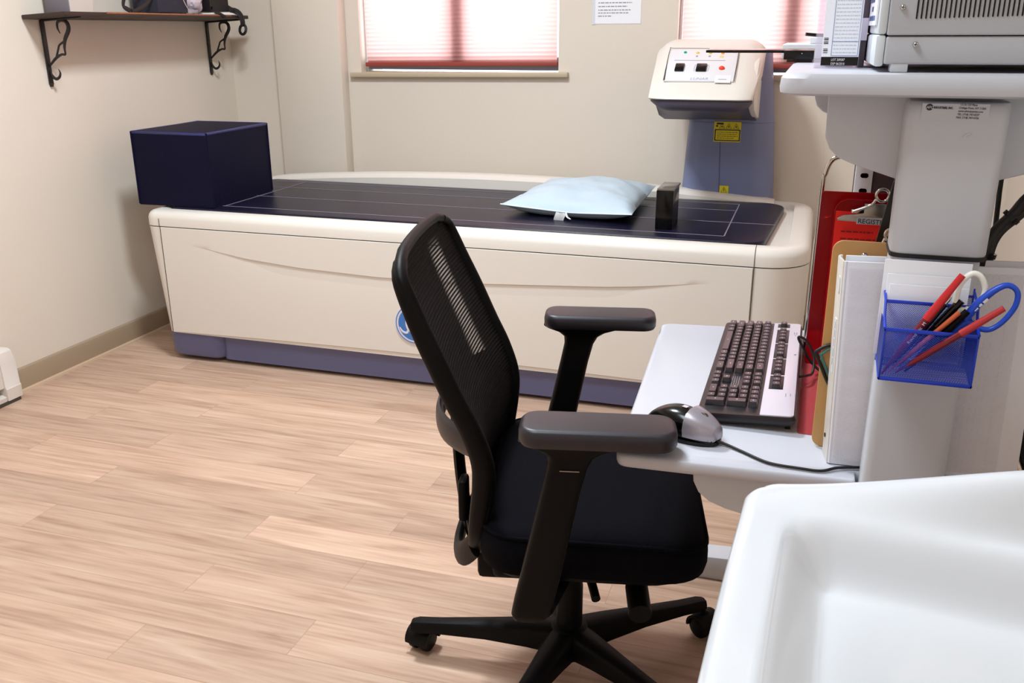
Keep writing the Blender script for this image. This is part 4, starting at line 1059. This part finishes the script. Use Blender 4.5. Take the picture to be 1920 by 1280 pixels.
# its left edge runs upright; lower left corner is clipped round
b = lathe(NB(), [(.0001, 1.2655), (.003, 1.2657), (.0042, 1.267), (.0042, 1.2683)], (.079, 0, 1.047), 'y', 16); b.transform(Lc); obj('rivet', b, M_['chrome'], t)
b = NB()
pts = [(.075, 1.2635, .9245), (.0615, 1.2632, .9228), (.046, 1.263, .919), (.0335, 1.2628, .9105), (.0315, 1.2628, .907), (.0335, 1.2628, .9021), (.0416, 1.263, .8857), (.0506, 1.2632, .867), (.064, 1.2635, .846), (.08, 1.264, .835)]
ln = thing('neck_lanyard', 'black and teal cord loop hanging on the brown clipboard, peeking out left of the binder', 'lanyard', (.07, 1.264, .85))
tube(b, pts, .0024, 8, 5); obj('black_cord', b, M_['cable'], ln, 60)
b = NB(); tube(b, [(p[0] + (.003 if i < 3 else .0055), p[1] - .0005, p[2] - (.0045 if i < 4 else -.0005)) for i, p in enumerate(pts)], .0016, 8, 5); obj('teal_cord', b, M_['teal'], ln, 60)

t, Lc = clipboard('red_clipboard', 'dark red see-through clipboard standing at the back of the tray', .0225, .250, 1.072, 1.62, -1.5, M_['redfilm'], .003, .006)
t, Lc = clipboard('red_clipboard_register', 'bright red see-through clipboard with a REGISTR strip on its chrome clip', .045, .262, 1.066, 1.585, -1.5, M_['redfilm'], .003, .022)
t.name = 'red_clipboard.001'; WL[t.name] = WL.get('red_clipboard_register')
b = bx(NB(), .0475, .255, 1.5805, 1.584, TT + .005, 1.046, 0, 2, Lc); fm = obj('form_sheet', b, M_['redbright'], t)
b = lines_bm([(0, .05, 0), (0, .055, -.012), (0, .05, -.022), (0, .055, -.032), (0, .05, -.042)], (.058, 1.5803, 1.012), (1, 0, 0), (0, 0, 1), .0026, seed=12); b.transform(Lc); obj('form_print', b, M_['redink'], t)
def jaw(t, pts, y): 
    b = NB(); prism(b, pts, 'y', y - .004, y, .0008, 2); return obj('clip_jaw', b, M_['steel'], t)
jw = jaw(t, [(.0505, 1.0335), (.1650, 1.031), (.1650, 1.0355), (.1560, 1.044), (.1225, 1.046), (.1215, 1.0635), (.0895, 1.063), (.0895, 1.0475), (.0585, 1.0425), (.0500, 1.0375)], 1.5755)
b = NB(); tube(b, [(.0730, 1.572, 1.0495), (.0905, 1.570, 1.0575), (.1000, 1.568, 1.0630), (.1055, 1.567, 1.0715)], [.0032, .0026, .0022, .0022], 8, 5); obj('clip_lever', b, M_['chrome'], t, 60)
b = NB(); tube(b, [(.1140 + .0095 * math.cos(a), 1.566, 1.0785 + .0100 * math.sin(a)) for a in [2 * PI * i / 28 for i in range(28)]], .0024, 8, closed=True); obj('clip_ring', b, M_['chrome'], t, 60)
b = bx(NB(), .0700, .0900, 1.5700, 1.5745, 1.0475, 1.0535, .001); obj('clip_wing', b, M_['chrome'], t)
b = bx(NB(), .0795, .140, 1.5695, 1.5712, 1.0300, 1.0415, 0, 2); obj('clip_label', b, M_['device'], jw)
b = text_bm('REGISTR', .0105, (.0815, 1.5693, 1.0318), (1, 0, -.03), (0, 0, 1), depth=.0002, bold=.0001); obj('lettering', b, M_['ink'], jw)
t = thing('black_clipboard', 'black clipboard leaning behind the near column with a chrome spring clip', 'clipboard', (.2, 1.44, TT))
Lk = Matrix.Translation((.126, 0, 1.1255)) @ Matrix.Rotation(math.radians(9), 4, 'Y') @ Matrix.Translation((-.126, 0, -1.1255))
b = bx(NB(), .1185, .186, 1.440, 1.444, TT + .034, 1.1255, .001, 2, Lk); obj('board', b, M_['gloss'], t)
b = NB(); tube(b, [(.1225 + .0085 * math.cos(a), 1.428, 1.0435 + .0095 * math.sin(a)) for a in [2 * PI * i / 28 for i in range(28)]], .0024, 8, closed=True); obj('clip_ring', b, M_['chrome'], t, 60)
b = NB(); tube(b, [(.1065, 1.430, 1.0235), (.1115, 1.430, 1.0290), (.1145, 1.430, 1.0370), (.119, 1.43, 1.050)], .0024, 8, 5); tube(b, [(.1085, 1.430, 1.0215), (.121, 1.430, 1.026), (.130, 1.430, 1.036)], .0024, 8, 5); obj('clip_lever', b, M_['chrome'], t, 60)
b = bx(NB(), .104, .15, 1.432, 1.4395, 1.006, 1.024, .002); obj('clip_jaw', b, M_['steel'], t)
# red sheet lying flat under the keyboard's back edge
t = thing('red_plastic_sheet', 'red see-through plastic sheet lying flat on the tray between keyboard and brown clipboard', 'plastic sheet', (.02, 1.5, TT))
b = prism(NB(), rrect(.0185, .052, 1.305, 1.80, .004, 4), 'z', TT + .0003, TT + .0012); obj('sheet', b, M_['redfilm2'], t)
# chrome wire rack that holds them
rk = thing('chrome_wire_rack', 'chrome bent-tube rack standing behind the red clipboards', 'rack', (.12, 1.72, TT))
for yy, zt in ((1.66, 1.1255), (1.78, 1.0)):
    b = NB(); tube(b, [(.0228, yy, TT + .004), (.0232, yy, zt - .065), (.0255, yy, zt - .03), (.033, yy, zt - .008), (.0455, yy, zt), (.060, yy, zt + .0005), (.12, yy, zt), (.17, yy, zt - .003), (.186, yy, zt - .012), (.192, yy, zt - .05), (.192, yy, TT + .004)], .0042, 12, 6); obj('rack_hoop', b, M_['chrome'], rk, 60)
b = NB()
for zz in (TT + .006,):
    for xx in (.0235, .192): tube(b, [(xx, 1.655, zz), (xx, 1.785, zz)], .0042, 10)
obj('rack_rail', b, M_['chrome'], rk, 60)
# ---------------------------------------------------------------- machine on the worktop
dv = thing('metal_case_instrument', 'pale grey metal instrument with vent slots and screws on the worktop, top right', 'instrument', (.22, 1.32, DT))
Rd = Matrix.Translation((.066, 1.12, 0)) @ Matrix.Rotation(math.radians(.9), 4, 'Z') @ Matrix.Translation((-.066, -1.12, 0))
D0 = DT + .0042
def dob(name, b, m, p=dv, ang=35): b.transform(Rd); return obj(name, b, m, p, ang)
b = bx(NB(), .0655, .44, 1.122, 1.47, D0 + .0045, D0 + .0335, .0025, 3); dob('lower_case', b, M_['device'])
b = bx(NB(), .0655, .44, 1.1205, 1.47, D0 + .0345, D0 + .19, .002, 3); up = dob('upper_case', b, M_['device'])
b = bx(NB(), .055, .0655, 1.124, 1.50, D0 + .002, D0 + .035, .003, 2); dob('lower_bezel', b, M_['bezel'])
b = bx(NB(), .056, .0655, 1.123, 1.50, D0 + .0355, D0 + .19, .003, 2); bz = dob('upper_bezel', b, M_['bezel'])
b = bx(NB(), .0535, .0556, 1.14, 1.26, D0 + .045, D0 + .12); il = dob('bezel_label', b, M_['paper'], bz)
b = lines_bm([(0, .09, .07), (0, .07, .06), (.03, .06, .05), (0, .1, .04)], (.0534, 1.25, D0 + .045 - .035), (0, -1, 0), (0, 0, 1), .0055, .0002, 7); dob('label_print', b, M_['inkblue'], bz)
for k in range(34):
    xx = .0930 + k * .00461
    zb = 1.3395 + .0001 * k
    b = prism(NB(), rrect(xx - .00075, xx + .00075, zb, zb + .05, .00074, 3), 'y', 1.1195, 1.1212); dob('vent_slot', b, M_['gloss'], up)
for (x, z, p) in ((.0783, 1.3515, up), (.0955, 1.3135, dv)):
    b = lathe(NB(), [(.0001, 1.1165), (.0016, 1.1168), (.0028, 1.118), (.0031, 1.1195), (.0031, 1.1215)], (x, 0, z), 'y', 16); sc = dob('screw', b, M_['chrome'], p, 60)
    q = NB(); bx(q, x - .0018, x + .0018, 1.1160, 1.1172, z - .0003, z + .0003); bx(q, x - .0003, x + .0003, 1.1160, 1.1172, z - .0018, z + .0018); dob('cross_slot', q, M_['gloss'], sc)
for (x, y) in ((.082, 1.135), (.40, 1.135), (.082, 1.44), (.40, 1.44)):
    b = bx(NB(), x - .009, x + .009, y - .012, y + .012, DT + .0001, D0 + .006, .0015); dob('case_foot', b, M_['colgrey'])

# clear tub with a printed drug-facts style card
tb = thing('clear_plastic_tub', 'clear plastic tub with a white printed card on the worktop edge', 'tub', (.02, 1.30, DT))
b = NB()
def shell(x0, x1, y0, y1, z0, z1, th, r):
    o = rrect(x0, x1, y0, y1, r, 5); i_ = rrect(x0 + th, x1 - th, y0 + th, y1 - th, max(.001, r - th), 5)
    t = NB(); loft(t, [[(x, y, z) for x, y in o] for z in (z0, z1)] + [[(x, y, z) for x, y in i_] for z in (z1, z0 + th)], True, True); return t
obj('tub_shell', shell(-.0085, .0434, 1.225, 1.36, DT + .0004, DT + .15, .0014, .008), M_['clearfilm'], tb)
b = bx(NB(), .0, .0425, 1.2240, 1.2247, DT + .0125, DT + .145); cd = obj('printed_card', b, M_['paper'], tb)
b = bx(NB(), .0, .0425, 1.2238, 1.2246, DT + .0035, DT + .0135); bb = obj('black_band', b, M_['gloss'], tb)
for i, s_ in enumerate(('LOT 209587', 'EXP 06/2010')):
    q = text_bm(s_, .0042, (.0115, 1.2236, DT + .0088 - i * .0046), (1, 0, 0), (0, 0, 1), depth=.0001, sx=.72); obj('lettering', q, M_['white'], bb)
rw = []
for k in range(16): rw.append((0, .027, k * .0042))
b = lines_bm(rw, (.0125, 1.2239, DT + .018), (1, 0, 0), (0, 0, 1), .0011, .0001, 21); obj('fine_print', b, M_['finegrey'], cd)
b = NB()
for (x0, x1, z0, z1) in ((.0108, .0112, .015, .08), (.0408, .0412, .015, .08), (.011, .041, .0148, .0152), (.011, .041, .031, .0314), (.011, .041, .079, .0794)): bx(b, x0, x1, 1.2236, 1.2241, DT + z0, DT + z1)
obj('print_frame', b, M_['inkblue'], cd)
b = NB()
for k in range(9):
    if k in (3, 4): continue
    z = DT + .018 + k * .0021; bx(b, .0015, .0065, 1.2236, 1.2241, z, z + (.0012 if k % 2 else .0007))
obj('barcode', b, M_['ink'], cd)
b = bx(NB(), .003, .0052, 1.2236, 1.2241, DT + .0815, DT + .0838); obj('black_dot', b, M_['ink'], cd)
b = bx(NB(), .003, .040, 1.27, 1.33, DT + .004, DT + .05, .002); obj('white_packets', b, M_['paper'], tb)
# dark carton between tub and machine
g = thing('dark_carton', 'dark grey carton with a white band standing between tub and grey machine', 'box', (.048, 1.30, DT))
b = bx(NB(), .0442, .0510, 1.262, 1.33, DT + .0004, DT + .16, .0008); obj('carton_body', b, mat('dark_card', c(96, 88, 90), .6), g)
b = bx(NB(), .0440, .0511, 1.2605, 1.262, DT + .032, DT + .058); obj('white_band', b, M_['paper'], g)
# black drive with thin slab sticking out over the desk's left edge, white box behind
g = thing('black_desk_unit', 'black flat unit with a thin black tray jutting past the left edge of the worktop', 'device', (-.02, 1.42, DT))
b = bx(NB(), -.0515, -.010, 1.43, 1.58, DT + .004, DT + .0165, .001); obj('unit_body', b, M_['gloss'], g)
b = bx(NB(), -.047, -.012, 1.44, 1.57, DT + .0002, DT + .004); obj('unit_foot', b, mat('brown_rubber', c(78, 48, 48), .6), g)
b = bx(NB(), -.1635, -.0515, 1.445, 1.56, DT + .0128, DT + .0165, .0006); obj('thin_tray', b, M_['gloss'], g)
b = NB(); ball(b, (-.0265, 1.43, DT + .0125), .0007); obj('indicator_dot', b, M_['white'], g)
g = thing('white_flat_box', 'low white box lying behind the black unit on the worktop', 'box', (-.02, 1.68, DT))
b = bx(NB(), -.061, .04, 1.60, 1.80, DT + .0004, DT + .0225, .0015); obj('box_body', b, M_['white'], g)
g = thing('black_marker', 'black pen tip lying on the small pale carton behind the clear tub', 'pen', (-.01, 1.66, DT + .023))
b = NB(); tube(b, [(-.0275, 1.64, DT + .0375), (-.012, 1.645, DT + .0362), (.03, 1.655, DT + .034)], .0028, 12); obj('pen_barrel', b, M_['gloss'], g)
g = thing('small_carton', 'small pale carton on the white box, under the black pen tip behind the tub', 'box', (.008, 1.67, DT + .023))
b = bx(NB(), -.02, .035, 1.635, 1.70, DT + .0229, DT + .0325, .001); obj('carton_body', b, M_['bezel'], g)

# ---------------------------------------------------------------- blue netting organiser on the column
bk_ = thing('blue_mesh_organizer', 'blue wire-mesh pen holder hung on the front of the near column', 'organizer', (.145, 1.10, .95))
X0, X1, Yf, Ym, Yb = .0965, .1945, 1.062, 1.096, 1.132
Z0, Zf, Zm, Zb = .949, 1.011, 1.0355, 1.038
def rod(pts, r=.0016, fl=None): b = NB(); tube(b, pts, r, 8, flat=fl); return b
def bar(x0, x1, y0, y1, z0, z1): return bx(NB(), x0, x1, y0, y1, z0, z1, .0006)
b = NB()
for (x0, x1, y0, y1, z0, z1) in ((X0, X1, Yf - .001, Yf + .001, Zf - .0035, Zf + .001), (X0, X1, Yf - .001, Yf + .001, Z0, Z0 + .0042), (X0, X1, Ym - .001, Ym + .001, Zm - .004, Zm), (X0, X0 + .0022, Yf - .001, Yf + .001, Z0, Zf), (X1 - .0022, X1, Yf - .001, Yf + .001, Z0, Zf), (X0, X1, Yb - .001, Yb + .001, Zb - .003, Zb), (X0, X0 + .002, Yb - .001, Yb + .001, Z0, Zb + .008), (X1 - .002, X1, Yb - .001, Yb + .001, Z0, Zb + .008)):
    bx(b, x0, x1, y0, y1, z0, z1, .0006)
for xx in (X0 + .0008, X1 - .0008):
    tube(b, [(xx, Yf, Zf), (xx, Ym - .012, Zf + .006), (xx, Ym, Zm - .001), (xx, Yb, Zb + .004)], .0016, 8)
    tube(b, [(xx, Yf, Z0 + .002), (xx, Yb, Z0 + .012)], .0016, 8)
obj('frame', b, M_['bluemesh'], bk_)
def net(O, Ud, Vd, w, h, dx=.0026, dz=.0021, r=.00024):
    """diamond wire netting: two families of slanting wires clipped to a w x h panel"""
    O, Ud, Vd = Vector(O), Vector(Ud).normalized(), Vector(Vd).normalized(); N_ = Ud.cross(Vd); m = dz / dx; bm = NB()
    for sg in (1, -1):
        k = -int(h / m / dx) - 1
        while k * dx < w + h / m:
            x0 = k * dx; k += 1      # wire: x = x0 + z/m (sg>0) or x = x0 + (h-z)/m
            z0 = max(0, -x0 * m); z1 = min(h, (w - x0) * m)
            if z1 - z0 < 1e-4: continue
            A, B = [O + Ud * (x0 + z / m) + Vd * (z if sg > 0 else h - z) + N_ * (r * .8 * sg) for z in (z0, z1)]
            d = (B - A).normalized(); s_ = d.cross(N_)
            ring = [[P + (s_ * ca + N_ * sa) * r for ca, sa in ((1, 0), (0, 1), (-1, 0), (0, -1))] for P in (A, B)]
            loft(bm, ring, False, False)
    return bm
MN = M_['bluemesh']
obj('front_netting', net((X0 + .001, Yf, Z0 + .002), (1, 0, 0), (0, 0, 1), X1 - X0 - .002, Zf - Z0 - .002), MN, bk_, recalc=False)
obj('divider_netting', net((X0 + .001, Ym, Z0 + .006), (1, 0, 0), (0, 0, 1), X1 - X0 - .002, Zm - Z0 - .007), MN, bk_, recalc=False)
obj('back_netting', net((X0 + .001, Yb, Z0 + .012), (1, 0, 0), (0, 0, 1), X1 - X0 - .002, Zb - Z0 - .013), MN, bk_, recalc=False)
for xx in (X0 + .0004, X1 - .0004):
    obj('side_netting', net((xx, Yf, Z0 + .004), (0, 1, 0), (0, 0, 1), Yb - Yf, Zf - Z0 - .003, .0022, .0022), MN, bk_, recalc=False)
obj('floor_netting', net((X0, Yf, Z0 + .002), (1, 0, 0), (0, 1, .14), X1 - X0, Yb - Yf), MN, bk_, recalc=False)
def slip(label, x0, x1, z1, y):
    g = thing('envelope', label, 'paper', ((x0 + x1) / 2, y, Z0 + .012), 0, 'slips in the blue organizer')
    b = bx(NB(), x0, x1, y, y + .0012, Z0 + .0125, z1, .0003); obj('slip', b, M_['paper'], g)
slip('tallest white slip at the back of the blue pen holder', .0925 + .0005, .1855, 1.0775, 1.118)
slip('white slip of middle height in the back of the blue pen holder', .0975, .1850, 1.062, 1.112)
slip('shortest white slip at the front of the blue holder\'s back pocket', .1005, .1840, 1.0515, 1.106)
def pen(name, label, p0, p1, r, parts_, grp='pens in the blue organizer'):
    """parts_ = [(part name, t0, t1, radius factor list, material)]"""
    g = thing(name, label, 'pen', p0, 0, grp); P0, P1 = Vector(p0), Vector(p1)
    for (nm, t0, t1, rr, m) in parts_:
        b = NB(); n = max(2, len(rr)); tube(b, [P0.lerp(P1, t0 + (t1 - t0) * i / (n - 1)) for i in range(n)], [r * q for q in rr], 14); obj(nm, b, m, g, 50)
    return g, P0, P1
g, a_, b_ = pen('red_ballpoint_pen', 'red capped pen leaning furthest up out of the blue holder', (.1005, 1.070, .9535), (.1705, 1.080, 1.0735), .0042, [('pen_barrel', 0, .70, [.25, .9, .95, .95], M_['darkred']), ('pen_cap', .56, 1, [1.12, 1.12, 1.08, .95, .9], M_['redpen'])])
d_ = (b_ - a_).normalized(); nrm_ = Vector((0, -1, 0)); up_ = d_.cross(nrm_) * -1
q = text_bm('Round Stic  M', .0052, a_.lerp(b_, .33) + nrm_ * .0042 - up_ * .002, d_, up_, depth=.0001); 
obj('lettering', q, M_['white'], g)
pen('black_retractable_pen', 'black retractable pen with chrome plunger, beside the tallest red pen', (.112, 1.078, .965), (.1625, 1.083, 1.0475), .0042, [('pen_barrel', 0, .9, [.3, .9, 1, 1, .9], M_['gloss']), ('plunger', .9, 1, [.55, .6, .45], M_['chrome'])])
pen('black_ballpoint_pen', 'plain black pen between the chrome-tipped pen and the scissors', (.120, 1.085, .962), (.1745, 1.088, 1.0425), .0044, [('pen_barrel', 0, .7, [.3, .9, 1], M_['black']), ('pen_cap', .6, 1, [1.15, 1.15, 1.0], M_['gloss'])])
pen('orange_pencil', 'thin orange pencil lying low among the pens in the blue holder', (.108, 1.070, .957), (.172, 1.074, 1.0325), .0028, [('pencil_shaft', 0, 1, [.2, 1, 1, 1], M_['orangepen'])])
pen('black_fineliner', 'short black pen with ridged end, right of the orange pencil', (.125, 1.073, .958), (.1805, 1.077, 1.034), .0042, [('pen_barrel', 0, 1, [.3, .95, 1, 1, .9], M_['black'])])
pen('dull_red_pen', 'dull red pen leaning rightmost across the blue holder\'s front rim', (.1145, 1.066, .958), (.2105, 1.050, 1.0475), .0038, [('pen_barrel', 0, .66, [.25, .9, .95, .95], M_['darkred']), ('pen_cap', .62, 1, [1.12, 1.1, 1.0, .9], mat('faded_red_cap', c(186, 44, 48), .4))])
# scissors with one white and one blue handle
g = thing('scissors', 'scissors with one white and one blue handle loop, upright in the blue holder', 'scissors', (.15, 1.088, .965))
b = NB(); tube(b, [(.1685, 1.088, 1.040), (.1705, 1.088, 1.060), (.180, 1.088, 1.0735), (.190, 1.088, 1.0712), (.1965, 1.088, 1.057), (.193, 1.088, 1.0415), (.183, 1.088, 1.033), (.1745, 1.088, 1.032)], .0034, 12, 6, closed=False, flat=(1, .9)); 
tube(b, [(.1835, 1.088, 1.034), (.176, 1.088, 1.030), (.168, 1.088, 1.0385)], .0036, 12, 4); tube(b, [(.176, 1.088, 1.033), (.158, 1.088, 1.005)], [.0045, .004], 10); obj('white_handle', b, M_['scwhite'], g, 60)
b = NB(); pts = [(.180, 1.084, 1.022), (.190, 1.084, 1.040), (.204, 1.084, 1.057), (.217, 1.084, 1.0645), (.2275, 1.084, 1.058), (.228, 1.084, 1.042), (.219, 1.084, 1.024), (.208, 1.084, 1.0135), (.198, 1.084, 1.013), (.190, 1.084, 1.0185)]
tube(b, pts, [.005, .0048, .0038, .0032, .003, .003, .003, .003, .0032, .0036], 12, 6); tube(b, [(.194, 1.084, 1.017), (.182, 1.084, 1.020), (.165, 1.084, 1.000)], [.0035, .005, .0045], 10); bh = obj('blue_handle', b, M_['scblue'], g, 60)
b = lines_bm([(0, .021, 0)], (.1885, 1.0796, 1.0335), (.62, 0, .78), (-.78, 0, .62), .0026, .0002, 4); obj('handle_print', b, M_['white'], bh)
b = NB(); prism(b, [(.166, 1.010), (.158, 1.012), (.118, .964), (.121, .962)], 'y', 1.0852, 1.0864, .0003); prism(b, [(.172, 1.006), (.163, 1.012), (.128, .961), (.130, .960)], 'y', 1.0872, 1.0884, .0003); obj('blades', b, M_['chrome'], g)

# ---------------------------------------------------------------- cables beside the column
cb = thing('cable_bundle', 'thick black bundle of cables tied to the right side of the near column', 'cable', (.22, 1.26, 1.07))
b = NB(); tube(b, [(.40, 1.30, 1.17), (.30, 1.27, 1.155), (.261, 1.26, 1.137), (.244, 1.26, 1.112), (.229, 1.26, 1.092), (.218, 1.25, 1.071), (.217, 1.25, 1.043), (.2185, 1.25, 1.001), (.232, 1.26, .955), (.246, 1.26, .901), (.260, 1.26, .843), (.272, 1.26, .751), (.275, 1.26, .4), (.28, 1.27, .16)], .0062, 12, 6); obj('thick_cable', b, M_['cable'], cb, 60)
b = NB(); tube(b, [(.40, 1.31, 1.15), (.29, 1.28, 1.135), (.248, 1.27, 1.103), (.230, 1.265, 1.080), (.224, 1.26, 1.048), (.2225, 1.262, 1.01), (.226, 1.262, .985), (.243, 1.255, .94), (.262, 1.25, .896), (.285, 1.245, .847), (.315, 1.245, .79), (.36, 1.25, .70)], .0060, 12, 6); obj('power_cable', b, M_['cable'], cb, 60)
b = NB()
for (p, d) in (((.244, 1.265, 1.107), (.017, 0, .02)), ((.222, 1.257, 1.06), (.004, 0, .02)), ((.268, 1.265, 1.138), (.017, 0, .012))):
    P = Vector(p); D = Vector(d).normalized(); b = NB(); tube(b, [P - D * .003, P + D * .003], .0115, 14); obj('cable_tie', b, M_['gloss'], cb, 60)
g = thing('hanging_cable', 'thin black cord dropping straight down from under the worktop behind the cable bundle', 'cable', (.233, 1.3, 1.15))
b = NB(); tube(b, [(.232, 1.30, 1.2585), (.232, 1.3, 1.152), (.233, 1.3, 1.119), (.2345, 1.3, 1.084), (.2355, 1.3, 1.049), (.235, 1.3, 1.006), (.235, 1.31, .9), (.24, 1.32, .5), (.245, 1.33, .14)], .0031, 10, 6); obj('cord', b, M_['cable'], g, 60)
g = thing('hanging_cable', 'thin black cord slanting up right from the lower cables to the frame edge', 'cable', (.285, 1.3, .80))
b = NB(); tube(b, [(.40, 1.32, 1.08), (.33, 1.31, .96), (.304, 1.30, .916), (.290, 1.30, .861), (.284, 1.29, .805), (.286, 1.29, .74), (.287, 1.29, .3), (.288, 1.29, .14)], .0032, 10, 6); obj('cord', b, M_['cable'], g, 60)
g = thing('hanging_cable', 'thin black cord curving up right just below the scissors', 'cable', (.26, 1.32, .93))
b = NB(); tube(b, [(.42, 1.36, 1.10), (.33, 1.33, 1.035), (.295, 1.32, .994), (.275, 1.32, .957), (.262, 1.32, .932), (.252, 1.315, .908), (.245, 1.31, .86), (.248, 1.31, .5), (.25, 1.31, .14)], .0024, 10, 6); obj('cord', b, M_['cable'], g, 60)
g = thing('power_adapter', 'black power adapter hanging among the cables at the right frame edge', 'adapter', (.31, 1.245, .82))
b = bx(NB(), -.022, .022, -.014, .014, -.045, .045, .005, 3, Matrix.Translation((.316, 1.247, .805)) @ Matrix.Rotation(math.radians(-24), 4, 'Y')); obj('adapter_body', b, M_['gloss'], g)
US, ZO = .9023, 0
# ---------------------------------------------------------------- wash basin in the foreground
sk = thing('wash_basin', 'white ceramic wash basin filling the lower right corner', 'sink', (.25, .70, .70))
SX0, SX1, SY0, SY1 = -.050, .70, .34, .966
def sst(a, b_, x):
    t = max(0, min(1, (x - a) / (b_ - a))); return t * t * (3 - 2 * t)
def basin(u, v):
    x = SX0 + (SX1 - SX0) * u; y = SY0 + (SY1 - SY0) * v
    x = x + .018 * (v ** 2) * (1 - u)
    dl, df, dn = x - (SX0 + .018 * v * v), SY1 - y, y - SY0
    z = .850
    # raised lip along the far edge toward the wall
    z += .079 * sst(-.07, .40, x) * (1 - sst(.02, .075, df)) 
    # rolled outer edge
    for d in (dl, df, dn): z -= .010 * max(0, 1 - d / .016) ** 2.2
    # bowl
    bx_ = min(dl - .040, SX1 - .12 - x); by = min(df - .062 - .02 * sst(0, .4, x), dn - .05)
    k = sst(0, .055, bx_) * sst(0, .06, by)
    z -= .052 * k
    k2 = sst(.03, .24, bx_) * sst(.03, .22, by); z -= .06 * k2
    return Vector((x, y, z))
b = NB(); nu, nv = 130, 120
V = grid(b, lambda u, v: basin((1 - (1 - u)) ** 1.25, 1 - (1 - v) ** 1.25), nu, nv)
# round the plan corners by pulling the outline in, then drop an apron
R_ = .035
for i in range(nu + 1):
    for j in range(nv + 1):
        co = V[i][j].co
        for (cx, cy, sx, sy) in ((SX0 + .018 + R_, SY1 - R_, -1, 1), (SX0 + R_, SY0 + R_, -1, -1)):
            dx, dy = (co.x - cx) * sx, (co.y - cy) * sy
            if dx > 0 and dy > 0:
                m_ = max(dx, dy); l_ = math.hypot(dx, dy)
                if l_ > 1e-6: f_ = m_ / l_; co.x = cx + dx * f_ * sx; co.y = cy + dy * f_ * sy
ed = [e for e in b.edges if len(e.link_faces) == 1]
prev = ed
for (dz, ins) in ((-.012, .0), (-.03, .004), (-.10, .03), (-.02, .06)):
    r = bmesh.ops.extrude_edge_only(b, edges=prev); vs = [g_ for g_ in r['geom'] if isinstance(g_, bmesh.types.BMVert)]; prev = [g_ for g_ in r['geom'] if isinstance(g_, bmesh.types.BMEdge) and len(g_.link_faces) == 1 ]
    for v in vs:
        v.co.z += dz
        if ins: v.co.x += (.3 - v.co.x) * ins; v.co.y += (.64 - v.co.y) * ins
bmesh.ops.contextual_create(b, geom=prev)
obj('basin_body', b, M_['ceramic'], sk, 70)
b = lathe(NB(), [(.0001, .742), (.019, .742), (.022, .7425), (.023, .741), (.023, .735)], (.27, .62, 0), 'z', 28); obj('drain', b, M_['chrome'], sk)
b = NB(); loft(b, [[(.30 + x * q, .64 + y * q, z) for x, y in rrect(-.14, .14, -.12, .12, .08, 6)] for z, q in ((0, 1.05), (.02, 1), (.3, .8), (.6, .85), (.72, 1.2))]); obj('pedestal', b, M_['ceramic'], sk)
b = NB(); bx(b, .70, XR - .001, .34, .966, .80, .93, .01); obj('wall_ledge', b, M_['ceramic'], sk)
# ---------------------------------------------------------------- lamps
def ceiling_lamp(x, y, sx, sy, power, col, label):
    t = thing('ceiling_light', label, 'ceiling light', (x, y, ZC), 0, None)
    b = NB(); f = .025
    for (x0, x1, y0, y1) in ((x - sx / 2 - f, x + sx / 2 + f, y - sy / 2 - f, y - sy / 2), (x - sx / 2 - f, x + sx / 2 + f, y + sy / 2, y + sy / 2 + f), (x - sx / 2 - f, x - sx / 2, y - sy / 2, y + sy / 2), (x + sx / 2, x + sx / 2 + f, y - sy / 2, y + sy / 2)):
        bx(b, x0, x1, y0, y1, ZC - .03, ZC)
    obj('lamp_frame', b, M_['white'], t)
    l = bpy.data.lights.new('ceiling_lamp', 'AREA'); l.shape = 'RECTANGLE'; l.size = sx; l.size_y = sy; l.energy = power; l.color = col
    o = bpy.data.objects.new('ceiling_lamp', l); COL.objects.link(o); o.location = (0, 0, -.032); o.parent = t
ceiling_lamp(-1.3, 2.3, .32, .32, 54, (.84, .935, 1), 'square ceiling light over the middle of the room')
ceiling_lamp(-.85, .72, .6, .9, 30, (.76, .90, 1), 'added unseen fill light on the ceiling nearer the wash basin')  # added fill lamp, no fixture known there; brightens column, papers and binder
w = bpy.data.worlds.new('sky'); SC.world = w; w.use_nodes = True
bg = w.node_tree.nodes['Background']; bg.inputs[0].default_value = (.90, .96, 1, 1); bg.inputs[1].default_value = 3.2
# daylight arriving at each window, placed outside the wall
for (x0, x1) in WIN:
    l = bpy.data.lights.new('daylight', 'AREA'); l.shape = 'RECTANGLE'; l.size = 1.5; l.size_y = 1.5; l.energy = 20; l.color = (.95, .98, 1)
    o = bpy.data.objects.new('daylight', l); COL.objects.link(o); o.location = ((x0 + x1) / 2 * US, (YB + 1.2) * US, 1.8); o.rotation_euler = (math.radians(-90), 0, 0)
# ---------------------------------------------------------------- camera
cam = bpy.data.cameras.new('camera'); cam.sensor_width = 36; cam.sensor_fit = 'HORIZONTAL'; cam.lens = 1718.0527 / 1920 * 36; cam.clip_start = .02
co = bpy.data.objects.new('camera', cam); COL.objects.link(co); SC.camera = co
r0 = Vector((0.9517849, 0.306736, -0.00430408)); r1 = Vector((0.09474019, -0.30726034, -0.94689777)); r2 = Vector((-0.29177011, 0.90083523, -0.32150598))
co.matrix_world = Matrix(((r0.x, -r1.x, -r2.x, 0), (r0.y, -r1.y, -r2.y, 0), (r0.z, -r1.z, -r2.z, 1.2), (0, 0, 0, 1)))
SC.view_settings.view_transform = 'Standard'; SC.view_settings.look = 'None'; SC.view_settings.gamma = 1; SC.view_settings.exposure = 0.0
SC.view_settings.use_curve_mapping = False
SC.cycles.use_denoising = True
SC.cycles.max_bounces = 10; SC.cycles.transparent_max_bounces = 24; SC.cycles.sample_clamp_indirect = 4
